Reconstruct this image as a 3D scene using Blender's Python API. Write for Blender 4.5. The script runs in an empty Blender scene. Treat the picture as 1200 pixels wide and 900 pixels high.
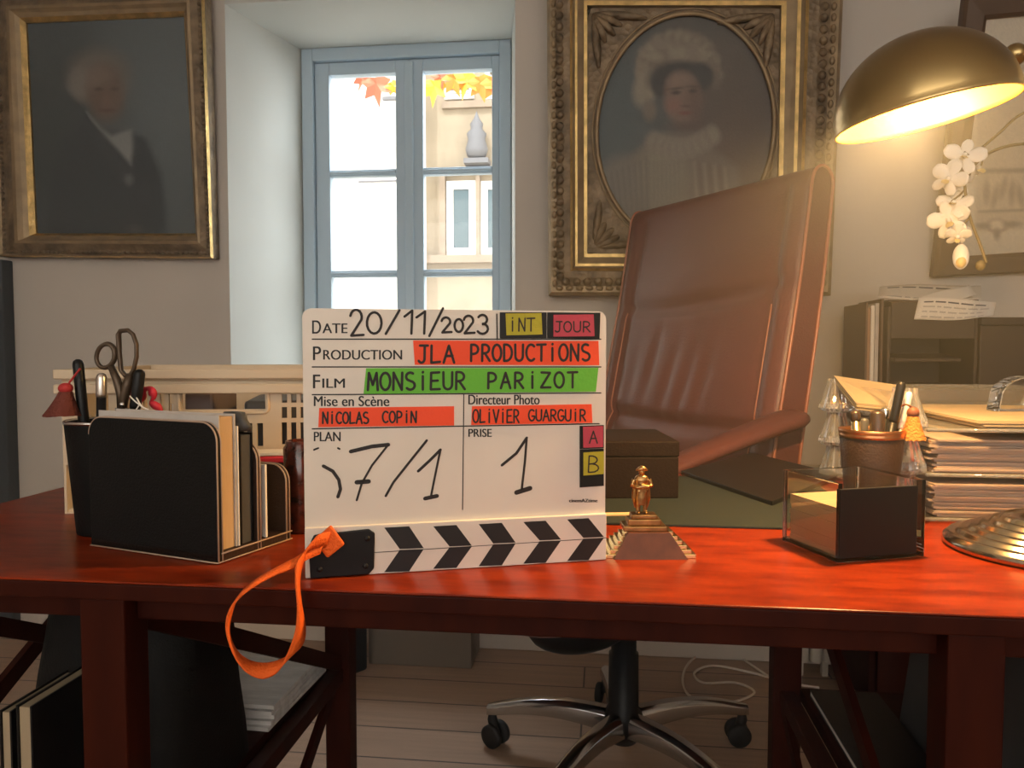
import bpy, bmesh, math, random
import numpy as np
from mathutils import Matrix, Vector
random.seed(7)
sc = bpy.context.scene
R = math.radians
# ------------------------------------------------------------------ camera, world, lights, exposure
YAW, PITCH, DESK = 6.8, 2.7, 0.74
ZC = DESK + 0.201
cd = bpy.data.cameras.new('camera')
cam = bpy.data.objects.new('camera', cd)
sc.collection.objects.link(cam)
cam.location = (0, 0, ZC)
cam.rotation_euler = (R(90 - PITCH), 0, R(YAW))
cd.sensor_width = 36
cd.lens = 27
cd.clip_start = 0.02
sc.camera = cam
sc.view_settings.view_transform = 'Standard'
sc.view_settings.look = 'None'
sc.view_settings.gamma = 1
sc.view_settings.use_curve_mapping = False
sc.view_settings.exposure = 0.0
w = bpy.data.worlds.new('sky')
sc.world = w
w.use_nodes = True
w.node_tree.nodes['Background'].inputs[0].default_value = (1.0, 0.93, 0.84, 1)
w.node_tree.nodes['Background'].inputs[1].default_value = 3.7


def light(name, kind, energy, color, loc, target=None, **kw):
    d = bpy.data.lights.new(name, kind)
    d.energy = energy
    d.color = color
    for k, v in kw.items():
        setattr(d, k, v)
    o = bpy.data.objects.new(name, d)
    sc.collection.objects.link(o)
    o.location = loc
    if target is not None:
        o.rotation_euler = (Vector(target) - Vector(loc)).to_track_quat('-Z', 'Y').to_euler()
    return o


light('sun', 'SUN', 2.5, (1.0, 0.97, 0.92), (0, -6, 8), (2.2, 1.0, 1.4), angle=R(1))
light('window_daylight', 'AREA', 90.0, (0.88, 0.96, 1.0), (0.75, 3.75, 2.2), (-0.95, 2.4, 1.1),
      shape='RECTANGLE', size=1.5, size_y=1.8)
light('sky_daylight', 'AREA', 120.0, (0.90, 0.96, 1.0), (-0.75, 3.35, 2.95), (-0.6, 2.3, 0.4),
      shape='RECTANGLE', size=1.2, size_y=0.7)
HAZE = 0.095

# ------------------------------------------------------------------ pixel helpers (1200x900 frame)
CM = Matrix.Translation((0, 0, ZC)) @ cam.rotation_euler.to_matrix().to_4x4()
RM = cam.rotation_euler.to_matrix()
C0 = Vector((0, 0, ZC))


def ray(x, y):
    return RM @ Vector(((x - 600) / 900, -(y - 450) / 900, -1))


def onz(x, y, z=DESK):
    r = ray(x, y)
    return C0 + r * ((z - ZC) / r.z)


def ony(x, y, Y):
    r = ray(x, y)
    return C0 + r * (Y / r.y)


def onplane(x, y, p, n):
    r = ray(x, y)
    return C0 + r * ((Vector(p) - C0).dot(n) / r.dot(n))


def ondepth(x, y, d):
    return C0 + ray(x, y) * d


# ------------------------------------------------------------------ materials
MATS = {}


def mat(name, col, rough=0.5, metal=0.0, bump=0.0, bscale=60, var=0.0, vscale=8, stretch=(1, 1, 1), coat=0.0,
        trans=0.0, ior=1.45, emit=0.0, ecol=None, spec=0.5, bkind='noise', col2=None, sss=0.0, attr=None, sheen=0.0):
    if name in MATS:
        return MATS[name]
    m = bpy.data.materials.new(name)
    m.use_nodes = True
    nt = m.node_tree
    b = nt.nodes['Principled BSDF']
    I = b.inputs
    I['Base Color'].default_value = (*col, 1)
    I['Roughness'].default_value = rough
    I['Metallic'].default_value = metal
    I['Coat Weight'].default_value = coat
    I['Coat Roughness'].default_value = 0.12
    I['Transmission Weight'].default_value = trans
    I['IOR'].default_value = ior
    I['Specular IOR Level'].default_value = spec
    if sheen:
        I['Sheen Weight'].default_value = sheen
    if emit:
        I['Emission Color'].default_value = (*(ecol or col), 1)
        I['Emission Strength'].default_value = emit
    tc = nt.nodes.new('ShaderNodeTexCoord')
    mp = nt.nodes.new('ShaderNodeMapping')
    mp.inputs['Scale'].default_value = stretch
    nt.links.new(tc.outputs['Object'], mp.inputs[0])
    if attr:
        a = nt.nodes.new('ShaderNodeVertexColor')
        a.layer_name = attr
        nt.links.new(a.outputs[0], I['Base Color'])
    elif var or col2:
        n = nt.nodes.new('ShaderNodeTexNoise')
        n.inputs['Scale'].default_value = vscale
        n.inputs['Detail'].default_value = 5
        nt.links.new(mp.outputs[0], n.inputs['Vector'])
        rp = nt.nodes.new('ShaderNodeValToRGB')
        c2 = col2 or tuple(c * (1 - var) for c in col)
        rp.color_ramp.elements[0].color = (*c2, 1)
        rp.color_ramp.elements[1].color = (*tuple(min(1, c * (1 + var)) for c in col), 1)
        rp.color_ramp.elements[0].position = 0.35
        rp.color_ramp.elements[1].position = 0.65
        nt.links.new(n.outputs[0], rp.inputs[0])
        nt.links.new(rp.outputs[0], I['Base Color'])
    if bump:
        if bkind == 'voronoi':
            n = nt.nodes.new('ShaderNodeTexVoronoi')
            out = n.outputs['Distance']
        else:
            n = nt.nodes.new('ShaderNodeTexNoise')
            n.inputs['Detail'].default_value = 4
            out = n.outputs[0]
        n.inputs['Scale'].default_value = bscale
        nt.links.new(mp.outputs[0], n.inputs['Vector'])
        bp = nt.nodes.new('ShaderNodeBump')
        bp.inputs['Strength'].default_value = bump
        bp.inputs['Distance'].default_value = 0.004
        nt.links.new(out, bp.inputs['Height'])
        nt.links.new(bp.outputs[0], I['Normal'])
    MATS[name] = m
    return m


def clear_mat(name, tint=(1, 1, 1), rough=0.03, refl=1.0, milk=0.06):
    """clear acrylic seen through without bending: fresnel mix of transparent and glossy, a little milky"""
    m = bpy.data.materials.new(name)
    m.use_nodes = True
    nt = m.node_tree
    nt.nodes.clear()
    o = nt.nodes.new('ShaderNodeOutputMaterial')
    t = nt.nodes.new('ShaderNodeBsdfTransparent')
    t.inputs[0].default_value = (*tint, 1)
    g = nt.nodes.new('ShaderNodeBsdfGlossy')
    g.inputs['Roughness'].default_value = rough
    d = nt.nodes.new('ShaderNodeBsdfDiffuse')
    d.inputs[0].default_value = (0.9, 0.88, 0.84, 1)
    f = nt.nodes.new('ShaderNodeLayerWeight')
    f.inputs[0].default_value = 0.5
    pw_ = nt.nodes.new('ShaderNodeMath')
    pw_.operation = 'POWER'
    pw_.inputs[1].default_value = 5
    mu = nt.nodes.new('ShaderNodeMath')
    mu.operation = 'MULTIPLY_ADD'
    mu.inputs[1].default_value = 0.9 * refl
    mu.inputs[2].default_value = 0.04 * refl
    mx = nt.nodes.new('ShaderNodeMixShader')
    mx2 = nt.nodes.new('ShaderNodeMixShader')
    mx2.inputs[0].default_value = milk
    nt.links.new(f.outputs['Facing'], pw_.inputs[0])
    nt.links.new(pw_.outputs[0], mu.inputs[0])
    nt.links.new(mu.outputs[0], mx.inputs[0])
    nt.links.new(t.outputs[0], mx.inputs[1])
    nt.links.new(g.outputs[0], mx.inputs[2])
    nt.links.new(mx.outputs[0], mx2.inputs[1])
    nt.links.new(d.outputs[0], mx2.inputs[2])
    nt.links.new(mx2.outputs[0], o.inputs[0])
    return m


PLASTER = mat('plaster', (0.68, 0.615, 0.54), 0.9, bump=0.15, bscale=25, var=0.04, vscale=3)
JAMB = mat('jamb_paint', (0.66, 0.67, 0.63), 0.8, bump=0.1, bscale=20, var=0.03, vscale=4)
CEIL = mat('ceiling_paint', (0.75, 0.72, 0.68), 0.9)
FRAMEP = mat('window_paint', (0.49, 0.61, 0.71), 0.5)  # light grey paint with the blue of the backlit haze mixed in
DARKTRIM = mat('dark_trim', (0.05, 0.058, 0.065), 0.6)
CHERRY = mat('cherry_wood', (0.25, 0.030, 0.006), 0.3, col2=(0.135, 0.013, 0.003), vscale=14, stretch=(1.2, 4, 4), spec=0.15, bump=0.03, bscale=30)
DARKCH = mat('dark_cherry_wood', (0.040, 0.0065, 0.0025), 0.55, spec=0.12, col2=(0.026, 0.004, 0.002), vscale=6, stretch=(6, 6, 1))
BLACKL = mat('black_leather', (0.006, 0.006, 0.006), 0.6, spec=0.2, bump=0.25, bscale=400)
BROWNL = mat('brown_leather', (0.028, 0.014, 0.010), 0.5, spec=0.3, bump=0.25, bscale=400)
PIPE = mat('pale_piping', (0.42, 0.30, 0.22), 0.35)
BLACK = mat('black_plastic', (0.008, 0.008, 0.009), 0.4, spec=0.3)
DGREY = mat('dark_grey', (0.06, 0.06, 0.062), 0.5)
WHITEB = mat('white_board', (0.71, 0.645, 0.565), 0.35, var=0.03, vscale=12)
INK = mat('marker_ink', (0.018, 0.014, 0.014), 0.6)
PRINT = mat('printed_black', (0.01, 0.01, 0.011), 0.5)
TAPER = mat('orange_red_tape', (0.85, 0.075, 0.02), 0.6, bump=0.1, bscale=300)
TAPEG = mat('green_tape', (0.12, 0.45, 0.035), 0.6, bump=0.1, bscale=300)
TAPEY = mat('yellow_magnet', (0.40, 0.36, 0.02), 0.6, bump=0.1, bscale=300)
TAPEP = mat('pink_magnet', (0.46, 0.045, 0.08), 0.6, bump=0.1, bscale=300)
DARKBOX = mat('dark_box_leather', (0.014, 0.0075, 0.006), 0.6, bump=0.2, bscale=300, spec=0.1)
STRAP = mat('orange_webbing', (0.80, 0.12, 0.008), 0.7, bump=0.5, bscale=500)
BURG = mat('burgundy_leather', (0.15, 0.052, 0.047), 0.38, bump=0.18, bscale=220, var=0.10, vscale=4)
BURGP = mat('burgundy_piping', (0.42, 0.16, 0.10), 0.3)
CHROME = mat('polished_aluminium', (0.55, 0.55, 0.55), 0.14, 1.0)
STEEL = mat('steel', (0.6, 0.58, 0.55), 0.25, 1.0)
BRASS = mat('antique_brass', (0.40, 0.28, 0.12), 0.28, 1.0, var=0.08, vscale=5)
BRASSB = mat('bright_brass', (0.80, 0.60, 0.28), 0.22, 1.0)
BRONZE = mat('bronze', (0.40, 0.23, 0.09), 0.32, 1.0, var=0.25, vscale=90)
COPPER = mat('copper_rim', (0.55, 0.24, 0.10), 0.3, 1.0)
GILT = mat('gilt', (0.62, 0.42, 0.16), 0.38, 0.85, bump=0.4, bscale=120, var=0.25, vscale=30)
GILTD = mat('aged_gilt', (0.22, 0.155, 0.09), 0.5, 0.3, bump=0.7, bscale=70, bkind='voronoi', var=0.35, vscale=25)
GILTM = mat('mid_gilt', (0.33, 0.235, 0.13), 0.45, 0.35, bump=0.3, bscale=60, var=0.2, vscale=20)
BRWOOD = mat('brown_frame_wood', (0.13, 0.075, 0.04), 0.5, var=0.1, vscale=10)
PAPER = mat('paper', (0.78, 0.73, 0.66), 0.8)
CREAM = mat('cream_paper', (0.36, 0.285, 0.185), 0.8, var=0.04, vscale=20)
GREYP = mat('grey_paper', (0.50, 0.46, 0.42), 0.85, var=0.1, vscale=30)
BEIGE = mat('beige_plastic', (0.62, 0.50, 0.35), 0.45)
MATG = mat('desk_mat_leather', (0.026, 0.033, 0.033), 0.6, spec=0.08, bump=0.15, bscale=300)
RED = mat('red_ribbon', (0.45, 0.03, 0.03), 0.6, bump=0.4, bscale=300)
REDB = mat('bright_red', (0.65, 0.03, 0.05), 0.5)
RUST = mat('rust_tassel', (0.15, 0.03, 0.018), 0.7, bump=0.6, bscale=400)
ORT = mat('golden_tassel', (0.50, 0.19, 0.035), 0.7, bump=0.6, bscale=400)
BIND = mat('tassel_binding', (0.16, 0.05, 0.025), 0.6)
TORT = mat('tortoiseshell', (0.11, 0.02, 0.010), 0.2, col2=(0.008, 0.004, 0.004), vscale=70, coat=0.5)
PETAL = mat('orchid_petal', (0.86, 0.82, 0.76), 0.55, sss=0.2)
STEM = mat('orchid_stem', (0.20, 0.15, 0.06), 0.5)
POT = mat('white_ceramic', (0.75, 0.72, 0.68), 0.25)
SOIL = mat('bark', (0.06, 0.035, 0.02), 0.9)
LEAFG = mat('orchid_leaf', (0.06, 0.13, 0.03), 0.4)
ACRY = clear_mat('clear_acrylic', (0.97, 0.96, 0.94), milk=0.07)
CRYST = mat('crystal', (0.95, 0.94, 0.92), 0.03, trans=0.88, ior=1.5)
ACRG = mat('thick_acrylic', (0.99, 0.98, 0.95), 0.02, trans=1.0, ior=1.49)
BULB = mat('bulb_glow', (1, 0.86, 0.55), 0.5, emit=26.0, ecol=(1.0, 0.80, 0.45))
SHADEIN = mat('shade_inner', (0.32, 0.15, 0.012), 0.5)
CARDB = mat('dark_brown_card', (0.055, 0.036, 0.022), 0.55)
CORD = mat('pale_cord', (0.80, 0.72, 0.62), 0.6)
RUBBER = mat('rubber', (0.015, 0.015, 0.015), 0.6)
BRBOOK = mat('brown_folder', (0.10, 0.04, 0.025), 0.5)
RADI = mat('radiator_enamel', (0.6, 0.55, 0.46), 0.5)
BOXB = mat('taupe_box', (0.20, 0.165, 0.13), 0.6)


def floor_mat():
    m = bpy.data.materials.new('oak_planks')
    m.use_nodes = True
    nt = m.node_tree
    b = nt.nodes['Principled BSDF']
    tc = nt.nodes.new('ShaderNodeTexCoord')
    br = nt.nodes.new('ShaderNodeTexBrick')
    br.inputs['Color1'].default_value = (0.46, 0.31, 0.21, 1)
    br.inputs['Color2'].default_value = (0.40, 0.265, 0.18, 1)
    br.inputs['Mortar'].default_value = (0.05, 0.03, 0.02, 1)
    br.inputs['Scale'].default_value = 1
    br.inputs['Brick Width'].default_value = 1.4
    br.inputs['Row Height'].default_value = 0.14
    br.inputs['Mortar Size'].default_value = 0.0025
    nt.links.new(tc.outputs['Object'], br.inputs[0])
    mp = nt.nodes.new('ShaderNodeMapping')
    mp.inputs['Scale'].default_value = (2, 40, 1)
    n = nt.nodes.new('ShaderNodeTexNoise')
    n.inputs['Scale'].default_value = 1.5
    n.inputs['Detail'].default_value = 6
    nt.links.new(tc.outputs['Object'], mp.inputs[0])
    nt.links.new(mp.outputs[0], n.inputs['Vector'])
    mx = nt.nodes.new('ShaderNodeMixRGB')
    mx.blend_type = 'OVERLAY'
    mx.inputs[0].default_value = 0.3
    nt.links.new(br.outputs[0], mx.inputs[1])
    nt.links.new(n.outputs[0], mx.inputs[2])
    nt.links.new(mx.outputs[0], b.inputs['Base Color'])
    b.inputs['Roughness'].default_value = 0.4
    return m


# ------------------------------------------------------------------ mesh builder
FR = {}


class MB:
    def __init__(s):
        s.v, s.f, s.mi, s.sm, s.mats = [], [], [], [], []

    def _m(s, m):
        if m not in s.mats:
            s.mats.append(m)
        return s.mats.index(m)

    def add(s, vs, fs, m, smooth=False, T=None):
        k = len(s.v)
        i = s._m(m)
        for p in vs:
            p = Vector(p)
            s.v.append(T @ p if T is not None else p)
        for f in fs:
            s.f.append(tuple(a + k for a in f))
            s.mi.append(i)
            s.sm.append(smooth)
        return s

    def box(s, x0, x1, y0, y1, z0, z1, m, T=None):
        vs = [(x, y, z) for z in (z0, z1) for y in (y0, y1) for x in (x0, x1)]
        return s.add(vs, [(0, 2, 3, 1), (4, 5, 7, 6), (0, 1, 5, 4), (2, 6, 7, 3), (0, 4, 6, 2), (1, 3, 7, 5)], m, False, T)

    def hexa(s, b, t, m, T=None):
        """prism between bottom polygon and top polygon"""
        n = len(b)
        fs = [tuple(reversed(range(n))), tuple(range(n, 2 * n))]
        for i in range(n):
            j = (i + 1) % n
            fs.append((i, j, n + j, n + i))
        return s.add(list(b) + list(t), fs, m, False, T)

    def prism(s, poly, z0, z1, m, T=None, smooth=False):
        n = len(poly)
        a = sum(poly[i][0] * poly[(i + 1) % n][1] - poly[(i + 1) % n][0] * poly[i][1] for i in range(n))
        if a < 0:
            poly = list(reversed(poly))
        s.hexa([(p[0], p[1], z0) for p in poly], [(p[0], p[1], z1) for p in poly], m, T)
        if smooth:
            for q in range(n):
                s.sm[-1 - q] = True
        return s

    def tube(s, pts, r, m, n=10, T=None, closed=False, flat=1.0, up=None, cap=True):
        pts = [Vector(p) for p in pts]
        N = len(pts)
        rr = r if isinstance(r, (list, tuple)) else [r] * N
        vs, fs = [], []
        prev = None
        for i, p in enumerate(pts):
            if closed:
                t = pts[(i + 1) % N] - pts[i - 1]
            else:
                t = pts[min(i + 1, N - 1)] - pts[max(i - 1, 0)]
            t.normalize()
            if up is not None:
                a = Vector(up).cross(t)
                if a.length < 1e-5:
                    a = t.orthogonal()
            elif prev is None:
                a = t.orthogonal()
            else:
                a = prev - t * prev.dot(t)
            a.normalize()
            prev = a
            b = t.cross(a)
            for k in range(n):
                g = 2 * math.pi * k / n
                vs.append(p + a * (math.cos(g) * rr[i]) + b * (math.sin(g) * rr[i] * flat))
        for i in range(N if closed else N - 1):
            j = (i + 1) % N
            for k in range(n):
                l = (k + 1) % n
                fs.append((i * n + k, i * n + l, j * n + l, j * n + k))
        if not closed and cap:
            fs.append(tuple(reversed(range(n))))
            fs.append(tuple(range((N - 1) * n, N * n)))
        return s.add(vs, fs, m, True, T)

    def lathe(s, prof, m, n=32, T=None, smooth=True, sx=1.0, sy=1.0, cap=True):
        vs, fs = [], []
        N = len(prof)
        for (r, z) in prof:
            for k in range(n):
                g = 2 * math.pi * k / n
                vs.append((r * sx * math.cos(g), r * sy * math.sin(g), z))
        for i in range(N - 1):
            for k in range(n):
                l = (k + 1) % n
                fs.append((i * n + k, i * n + l, (i + 1) * n + l, (i + 1) * n + k))
        if cap and prof[0][0] > 1e-6:
            fs.append(tuple(reversed(range(n))))
        if cap and prof[-1][0] > 1e-6:
            fs.append(tuple(range((N - 1) * n, N * n)))
        return s.add(vs, fs, m, smooth, T)

    def ball(s, c, r, m, n=16, T=None):
        r = (r, r, r) if not isinstance(r, (tuple, list)) else r
        prof = [(max(1e-7, math.sin(math.pi * i / n)), -math.cos(math.pi * i / n)) for i in range(n + 1)]
        M = Matrix.Translation(c) @ Matrix.Diagonal((r[0], r[1], r[2], 1))
        return s.lathe(prof, m, n * 2, (T @ M) if T is not None else M)

    def grid(s, P, m, smooth=True, T=None, closed_u=False):
        nv, nu = len(P), len(P[0])
        vs = [p for row in P for p in row]
        fs = []
        for j in range(nv - 1):
            for i in range(nu if closed_u else nu - 1):
                k = (i + 1) % nu
                fs.append((j * nu + i, j * nu + k, (j + 1) * nu + k, (j + 1) * nu + i))
        return s.add(vs, fs, m, smooth, T)

    def build(s, name, parent=None, world=False, bevel=0, seg=2, sub=0, solid=0, remesh=0, props=None, weld=False):
        me = bpy.data.meshes.new(name)
        vs = s.v
        loc = Vector((0, 0, 0))
        if parent is None:
            lo = Vector([min(v[i] for v in vs) for i in range(3)])
            hi = Vector([max(v[i] for v in vs) for i in range(3)])
            loc = Vector(((lo.x + hi.x) / 2, (lo.y + hi.y) / 2, lo.z))
            vs = [v - loc for v in vs]
        elif world:
            Mi = FR[parent.name].inverted()
            vs = [Mi @ v for v in vs]
        me.from_pydata([tuple(v) for v in vs], [], s.f)
        for m in s.mats:
            me.materials.append(m)
        me.polygons.foreach_set('material_index', s.mi)
        me.polygons.foreach_set('use_smooth', s.sm)
        me.update()
        bm = bmesh.new()
        bm.from_mesh(me)
        if weld:
            bmesh.ops.remove_doubles(bm, verts=bm.verts, dist=1e-5)
        bmesh.ops.recalc_face_normals(bm, faces=bm.faces)
        bm.to_mesh(me)
        bm.free()
        o = bpy.data.objects.new(name, me)
        sc.collection.objects.link(o)
        o.location = loc
        if parent is not None:
            o.parent = parent
            FR[o.name] = FR[parent.name].copy()
        else:
            FR[o.name] = Matrix.Translation(loc)
        if remesh:
            md = o.modifiers.new('remesh', 'REMESH')
            md.mode = 'VOXEL'
            md.voxel_size = remesh
            md.use_smooth_shade = True
            md = o.modifiers.new('smooth', 'SMOOTH')
            md.iterations = 3
        if solid:
            md = o.modifiers.new('solid', 'SOLIDIFY')
            md.thickness = solid
            md.offset = 0
        if bevel:
            md = o.modifiers.new('bevel', 'BEVEL')
            md.width = bevel
            md.segments = seg
            md.limit_method = 'ANGLE'
            md.angle_limit = R(35)
        if sub:
            md = o.modifiers.new('sub', 'SUBSURF')
            md.levels = sub
            md.render_levels = sub
        if props:
            tag(o, *props)
        return o


def tag(o, label, cat, group=None, kind=None):
    if label:
        o['label'] = label
    if cat:
        o['category'] = cat
    if group:
        o['group'] = group
    if kind:
        o['kind'] = kind
    return o


def thing(name, label, cat, loc=(0, 0, 0), rotz=0, group=None):
    o = bpy.data.objects.new(name, None)
    sc.collection.objects.link(o)
    o.empty_display_size = 0.05
    o.location = loc
    o.rotation_euler = (0, 0, rotz)
    FR[o.name] = Matrix.Translation(loc) @ Matrix.Rotation(rotz, 4, 'Z')
    return tag(o, label, cat, group)


def struct(mb, name, **kw):
    o = mb.build(name, **kw)
    o['kind'] = 'structure'
    return o


def lerp(a, b, t):
    return Vector(a) * (1 - t) + Vector(b) * t


def spline(pts, n=8):
    """Catmull-Rom through points"""
    P = [Vector(p) for p in pts]
    out = []
    for i in range(len(P) - 1):
        p0, p1, p2, p3 = P[max(i - 1, 0)], P[i], P[i + 1], P[min(i + 2, len(P) - 1)]
        for k in range(n):
            t = k / n
            out.append(0.5 * ((2 * p1) + (p2 - p0) * t + (2 * p0 - 5 * p1 + 4 * p2 - p3) * t * t + (3 * p1 - p0 - 3 * p2 + p3) * t ** 3))
    out.append(P[-1])
    return out


def rrect(x0, x1, y0, y1, r, n=5, corners=(1, 1, 1, 1)):
    out = []
    for (cx, cy, a, on) in ((x1 - r, y0 + r, -90, corners[1]), (x1 - r, y1 - r, 0, corners[2]), (x0 + r, y1 - r, 90, corners[3]), (x0 + r, y0 + r, 180, corners[0])):
        if on:
            for k in range(n + 1):
                g = R(a + 90 * k / n)
                out.append((cx + r * math.cos(g), cy + r * math.sin(g)))
        else:
            sx = 1 if cx > (x0 + x1) / 2 else -1
            sy = 1 if cy > (y0 + y1) / 2 else -1
            out.append((cx + sx * r, cy + sy * r))
    return out


# ------------------------------------------------------------------ room shell
YW, YN = 2.35, 2.75
XL = ony(269, 300, YW).x
XR = ony(604, 300, YW).x
XL2, XR2 = ony(358, 200, YN).x, XR - 0.06
ZT = 0.5 * (ony(357, 60, YN).z + ony(603, 47, YN).z)
ZS = 0.80
RX0, RX1, RY0, RH = -2.4, 2.3, -2.2, 2.62
mb = MB()
mb.box(RX0, XL, YW, YN + 0.08, 0, RH, PLASTER)
mb.box(XR, RX1, YW, YN + 0.08, 0, RH, PLASTER)
mb.box(XL, XR, YW, YN + 0.08, ZT, RH, PLASTER)
mb.box(XL, XR, YW, YN + 0.08, 0, ZS, PLASTER)
struct(mb, 'wall_back')
mb = MB()   # painted lining of the window niche: splayed left and right reveals, soffit and sill
e = 0.003
mb.hexa([(XL - 0.0, YW - e, ZS), (XL2, YN, ZS), (XL - 0.0, YN, ZS)], [(XL, YW - e, ZT), (XL2, YN, ZT), (XL, YN, ZT)], JAMB)
mb.hexa([(XR, YW - e, ZS), (XR, YN, ZS), (XR2, YN, ZS)], [(XR, YW - e, ZT), (XR, YN, ZT), (XR2, YN, ZT)], JAMB)
mb.box(XL, XR, YW - e, YN, ZT - 0.004, ZT + 0.01, JAMB)
mb.box(XL, XR, YW - 0.02, YN, ZS - 0.01, ZS + 0.02, JAMB)
struct(mb, 'trim_1')
struct(MB().box(RX0, RX1, RY0, YN, -0.1, 0, floor_mat()), 'floor')
struct(MB().box(RX0 - 0.1, RX1 + 0.1, RY0 - 2.5, YN + 0.08, RH, RH + 0.15, CEIL), 'ceiling')  # unseen overhang past the rear wall added to keep the sun out
struct(MB().box(RX0 - 0.12, RX0, RY0, YN + 0.08, 0, RH, PLASTER), 'wall_left')
struct(MB().box(RX1, RX1 + 0.12, RY0, YN + 0.08, 0, RH, PLASTER), 'wall_right')
mb = MB()   # unseen wall behind the camera; wide opening added to let fill light in high
mb.box(RX0, RX1, RY0 - 0.12, RY0, 0, 0.95, PLASTER)
mb.box(RX0, RX1, RY0 - 0.12, RY0, 2.45, RH, PLASTER)
mb.box(RX0, RX0 + 0.5, RY0 - 0.12, RY0, 0.95, 2.45, PLASTER)
mb.box(RX1 - 0.5, RX1, RY0 - 0.12, RY0, 0.95, 2.45, PLASTER)
struct(mb, 'wall_rear')
mb = MB()
mb.box(RX0, XR + 3, YW - 0.015, YW, 0, 0.10, JAMB)
struct(MB().box(RX0, RX1, YW - 0.015, YW, 0, 0.09, PLASTER), 'baseboard_back', bevel=0.004)
# dark door casing at the far left of the wall
pR = ony(16, 450, YW).x
mb = MB()
mb.box(RX0, pR, YW - 0.035, YW, 0, ony(10, 306, YW).z, DARKTRIM)
mb.box(pR - 0.03, pR + 0.012, YW - 0.05, YW - 0.001, 0, ony(10, 306, YW).z, DARKTRIM)
struct(mb, 'trim_2', bevel=0.004)

# ------------------------------------------------------------------ window
wx = [ony(x, 200, YN).x for x in (358, 388, 465, 481, 497, 577)]
WXR = XR2 + 0.002
zg = lambda y: ony(470, y, YN).z
zt_g, zm1, zm2 = zg(86), zg(202), zg(320.5)
pitch = zm1 - zm2
zb_g = zm2 - pitch
win = thing('window_1', None, None, ((wx[0] + WXR) / 2, YN, ZS + 0.02))
win['kind'] = 'structure'
mb = MB()
F0, F1 = YN - 0.03, YN + 0.06
mb.box(wx[0], wx[0] + 0.042, F0, F1, ZS + 0.02, ZT - 0.004, FRAMEP)
mb.box(WXR - 0.042, WXR, F0, F1, ZS + 0.02, ZT - 0.004, FRAMEP)
mb.box(wx[0] + 0.042, WXR - 0.042, F0, F1, ZT - 0.05, ZT - 0.004, FRAMEP)
mb.box(wx[0] + 0.042, WXR - 0.042, F0, F1, ZS + 0.02, ZS + 0.05, FRAMEP)
mb.build('window_frame', win, True, bevel=0.004)
GLASS = clear_mat('window_glass', (0.98, 0.99, 1.0), milk=0.0)
for (a, b, ga, gb) in ((wx[0] + 0.044, wx[3] - 0.001, wx[1], wx[2]), (wx[3] + 0.001, WXR - 0.044, wx[4], wx[5])):
    mb = MB()
    S0, S1 = YN - 0.012, YN + 0.03
    z0, z1 = ZS + 0.052, ZT - 0.052
    mb.box(a, ga, S0, S1, z0, z1, FRAMEP)
    mb.box(gb, b, S0, S1, z0, z1, FRAMEP)
    mb.box(ga, gb, S0, S1, zt_g, z1, FRAMEP)
    mb.box(ga, gb, S0, S1, z0, max(zb_g, z0 + 0.03), FRAMEP)
    for zm in (zm1, zm2):
        mb.box(ga, gb, S0 + 0.004, S1 - 0.004, zm - 0.0125, zm + 0.0125, FRAMEP)
        mb.box(ga, gb, S0 - 0.004, S1, zm - 0.005, zm + 0.005, FRAMEP)
    cs = mb.build('casement', win, True, bevel=0.003)
    for (p, q) in ((zt_g, zm1), (zm1, zm2), (zm2, zb_g)):
        MB().box(ga - 0.002, gb + 0.002, YN + 0.008, YN + 0.012, q, p, GLASS).build('window_pane', cs, True)
# beading over the meeting stiles
MB().box(wx[3] - 0.017, wx[3] + 0.017, YN - 0.026, YN - 0.0125, ZS + 0.06, ZT - 0.06, FRAMEP).build('astragal', win, True, bevel=0.006)

# ------------------------------------------------------------------ outside: facade across the street, vine
YF = 8.2
FAC = mat('limewash', (0.40, 0.345, 0.26), 0.9, var=0.12, vscale=3, bump=0.2, bscale=8)
FACW = mat('white_render', (0.92, 0.91, 0.88), 0.9, var=0.03, vscale=2)
SHUT = mat('white_shutter', (0.82, 0.83, 0.82), 0.6)
PANEB = mat('blue_grey_pane', (0.10, 0.16, 0.19), 0.15)
STONE = mat('stone_trim', (0.34, 0.28, 0.22), 0.9, var=0.1, vscale=6)
GROUND = mat('pavement', (0.55, 0.50, 0.42), 0.9, var=0.1, vscale=4)
fpx = lambda x, y: ony(x, y, YF)
ht = thing('town_house', 'beige plastered house across the street, seen through right side of window', 'building', (fpx(560, 400).x, YF, 0))
xs = fpx(519, 200).x
MB().box(xs - 0.24, 4.0, YF, YF + 1.5, 0, 8.5, FAC).build('wall', ht, True)
z1 = fpx(540, 128).z
MB().box(xs, 4.0, YF - 0.06, YF - 0.001, z1, z1 + 0.07, STONE).build('string_course', ht, True)
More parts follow.
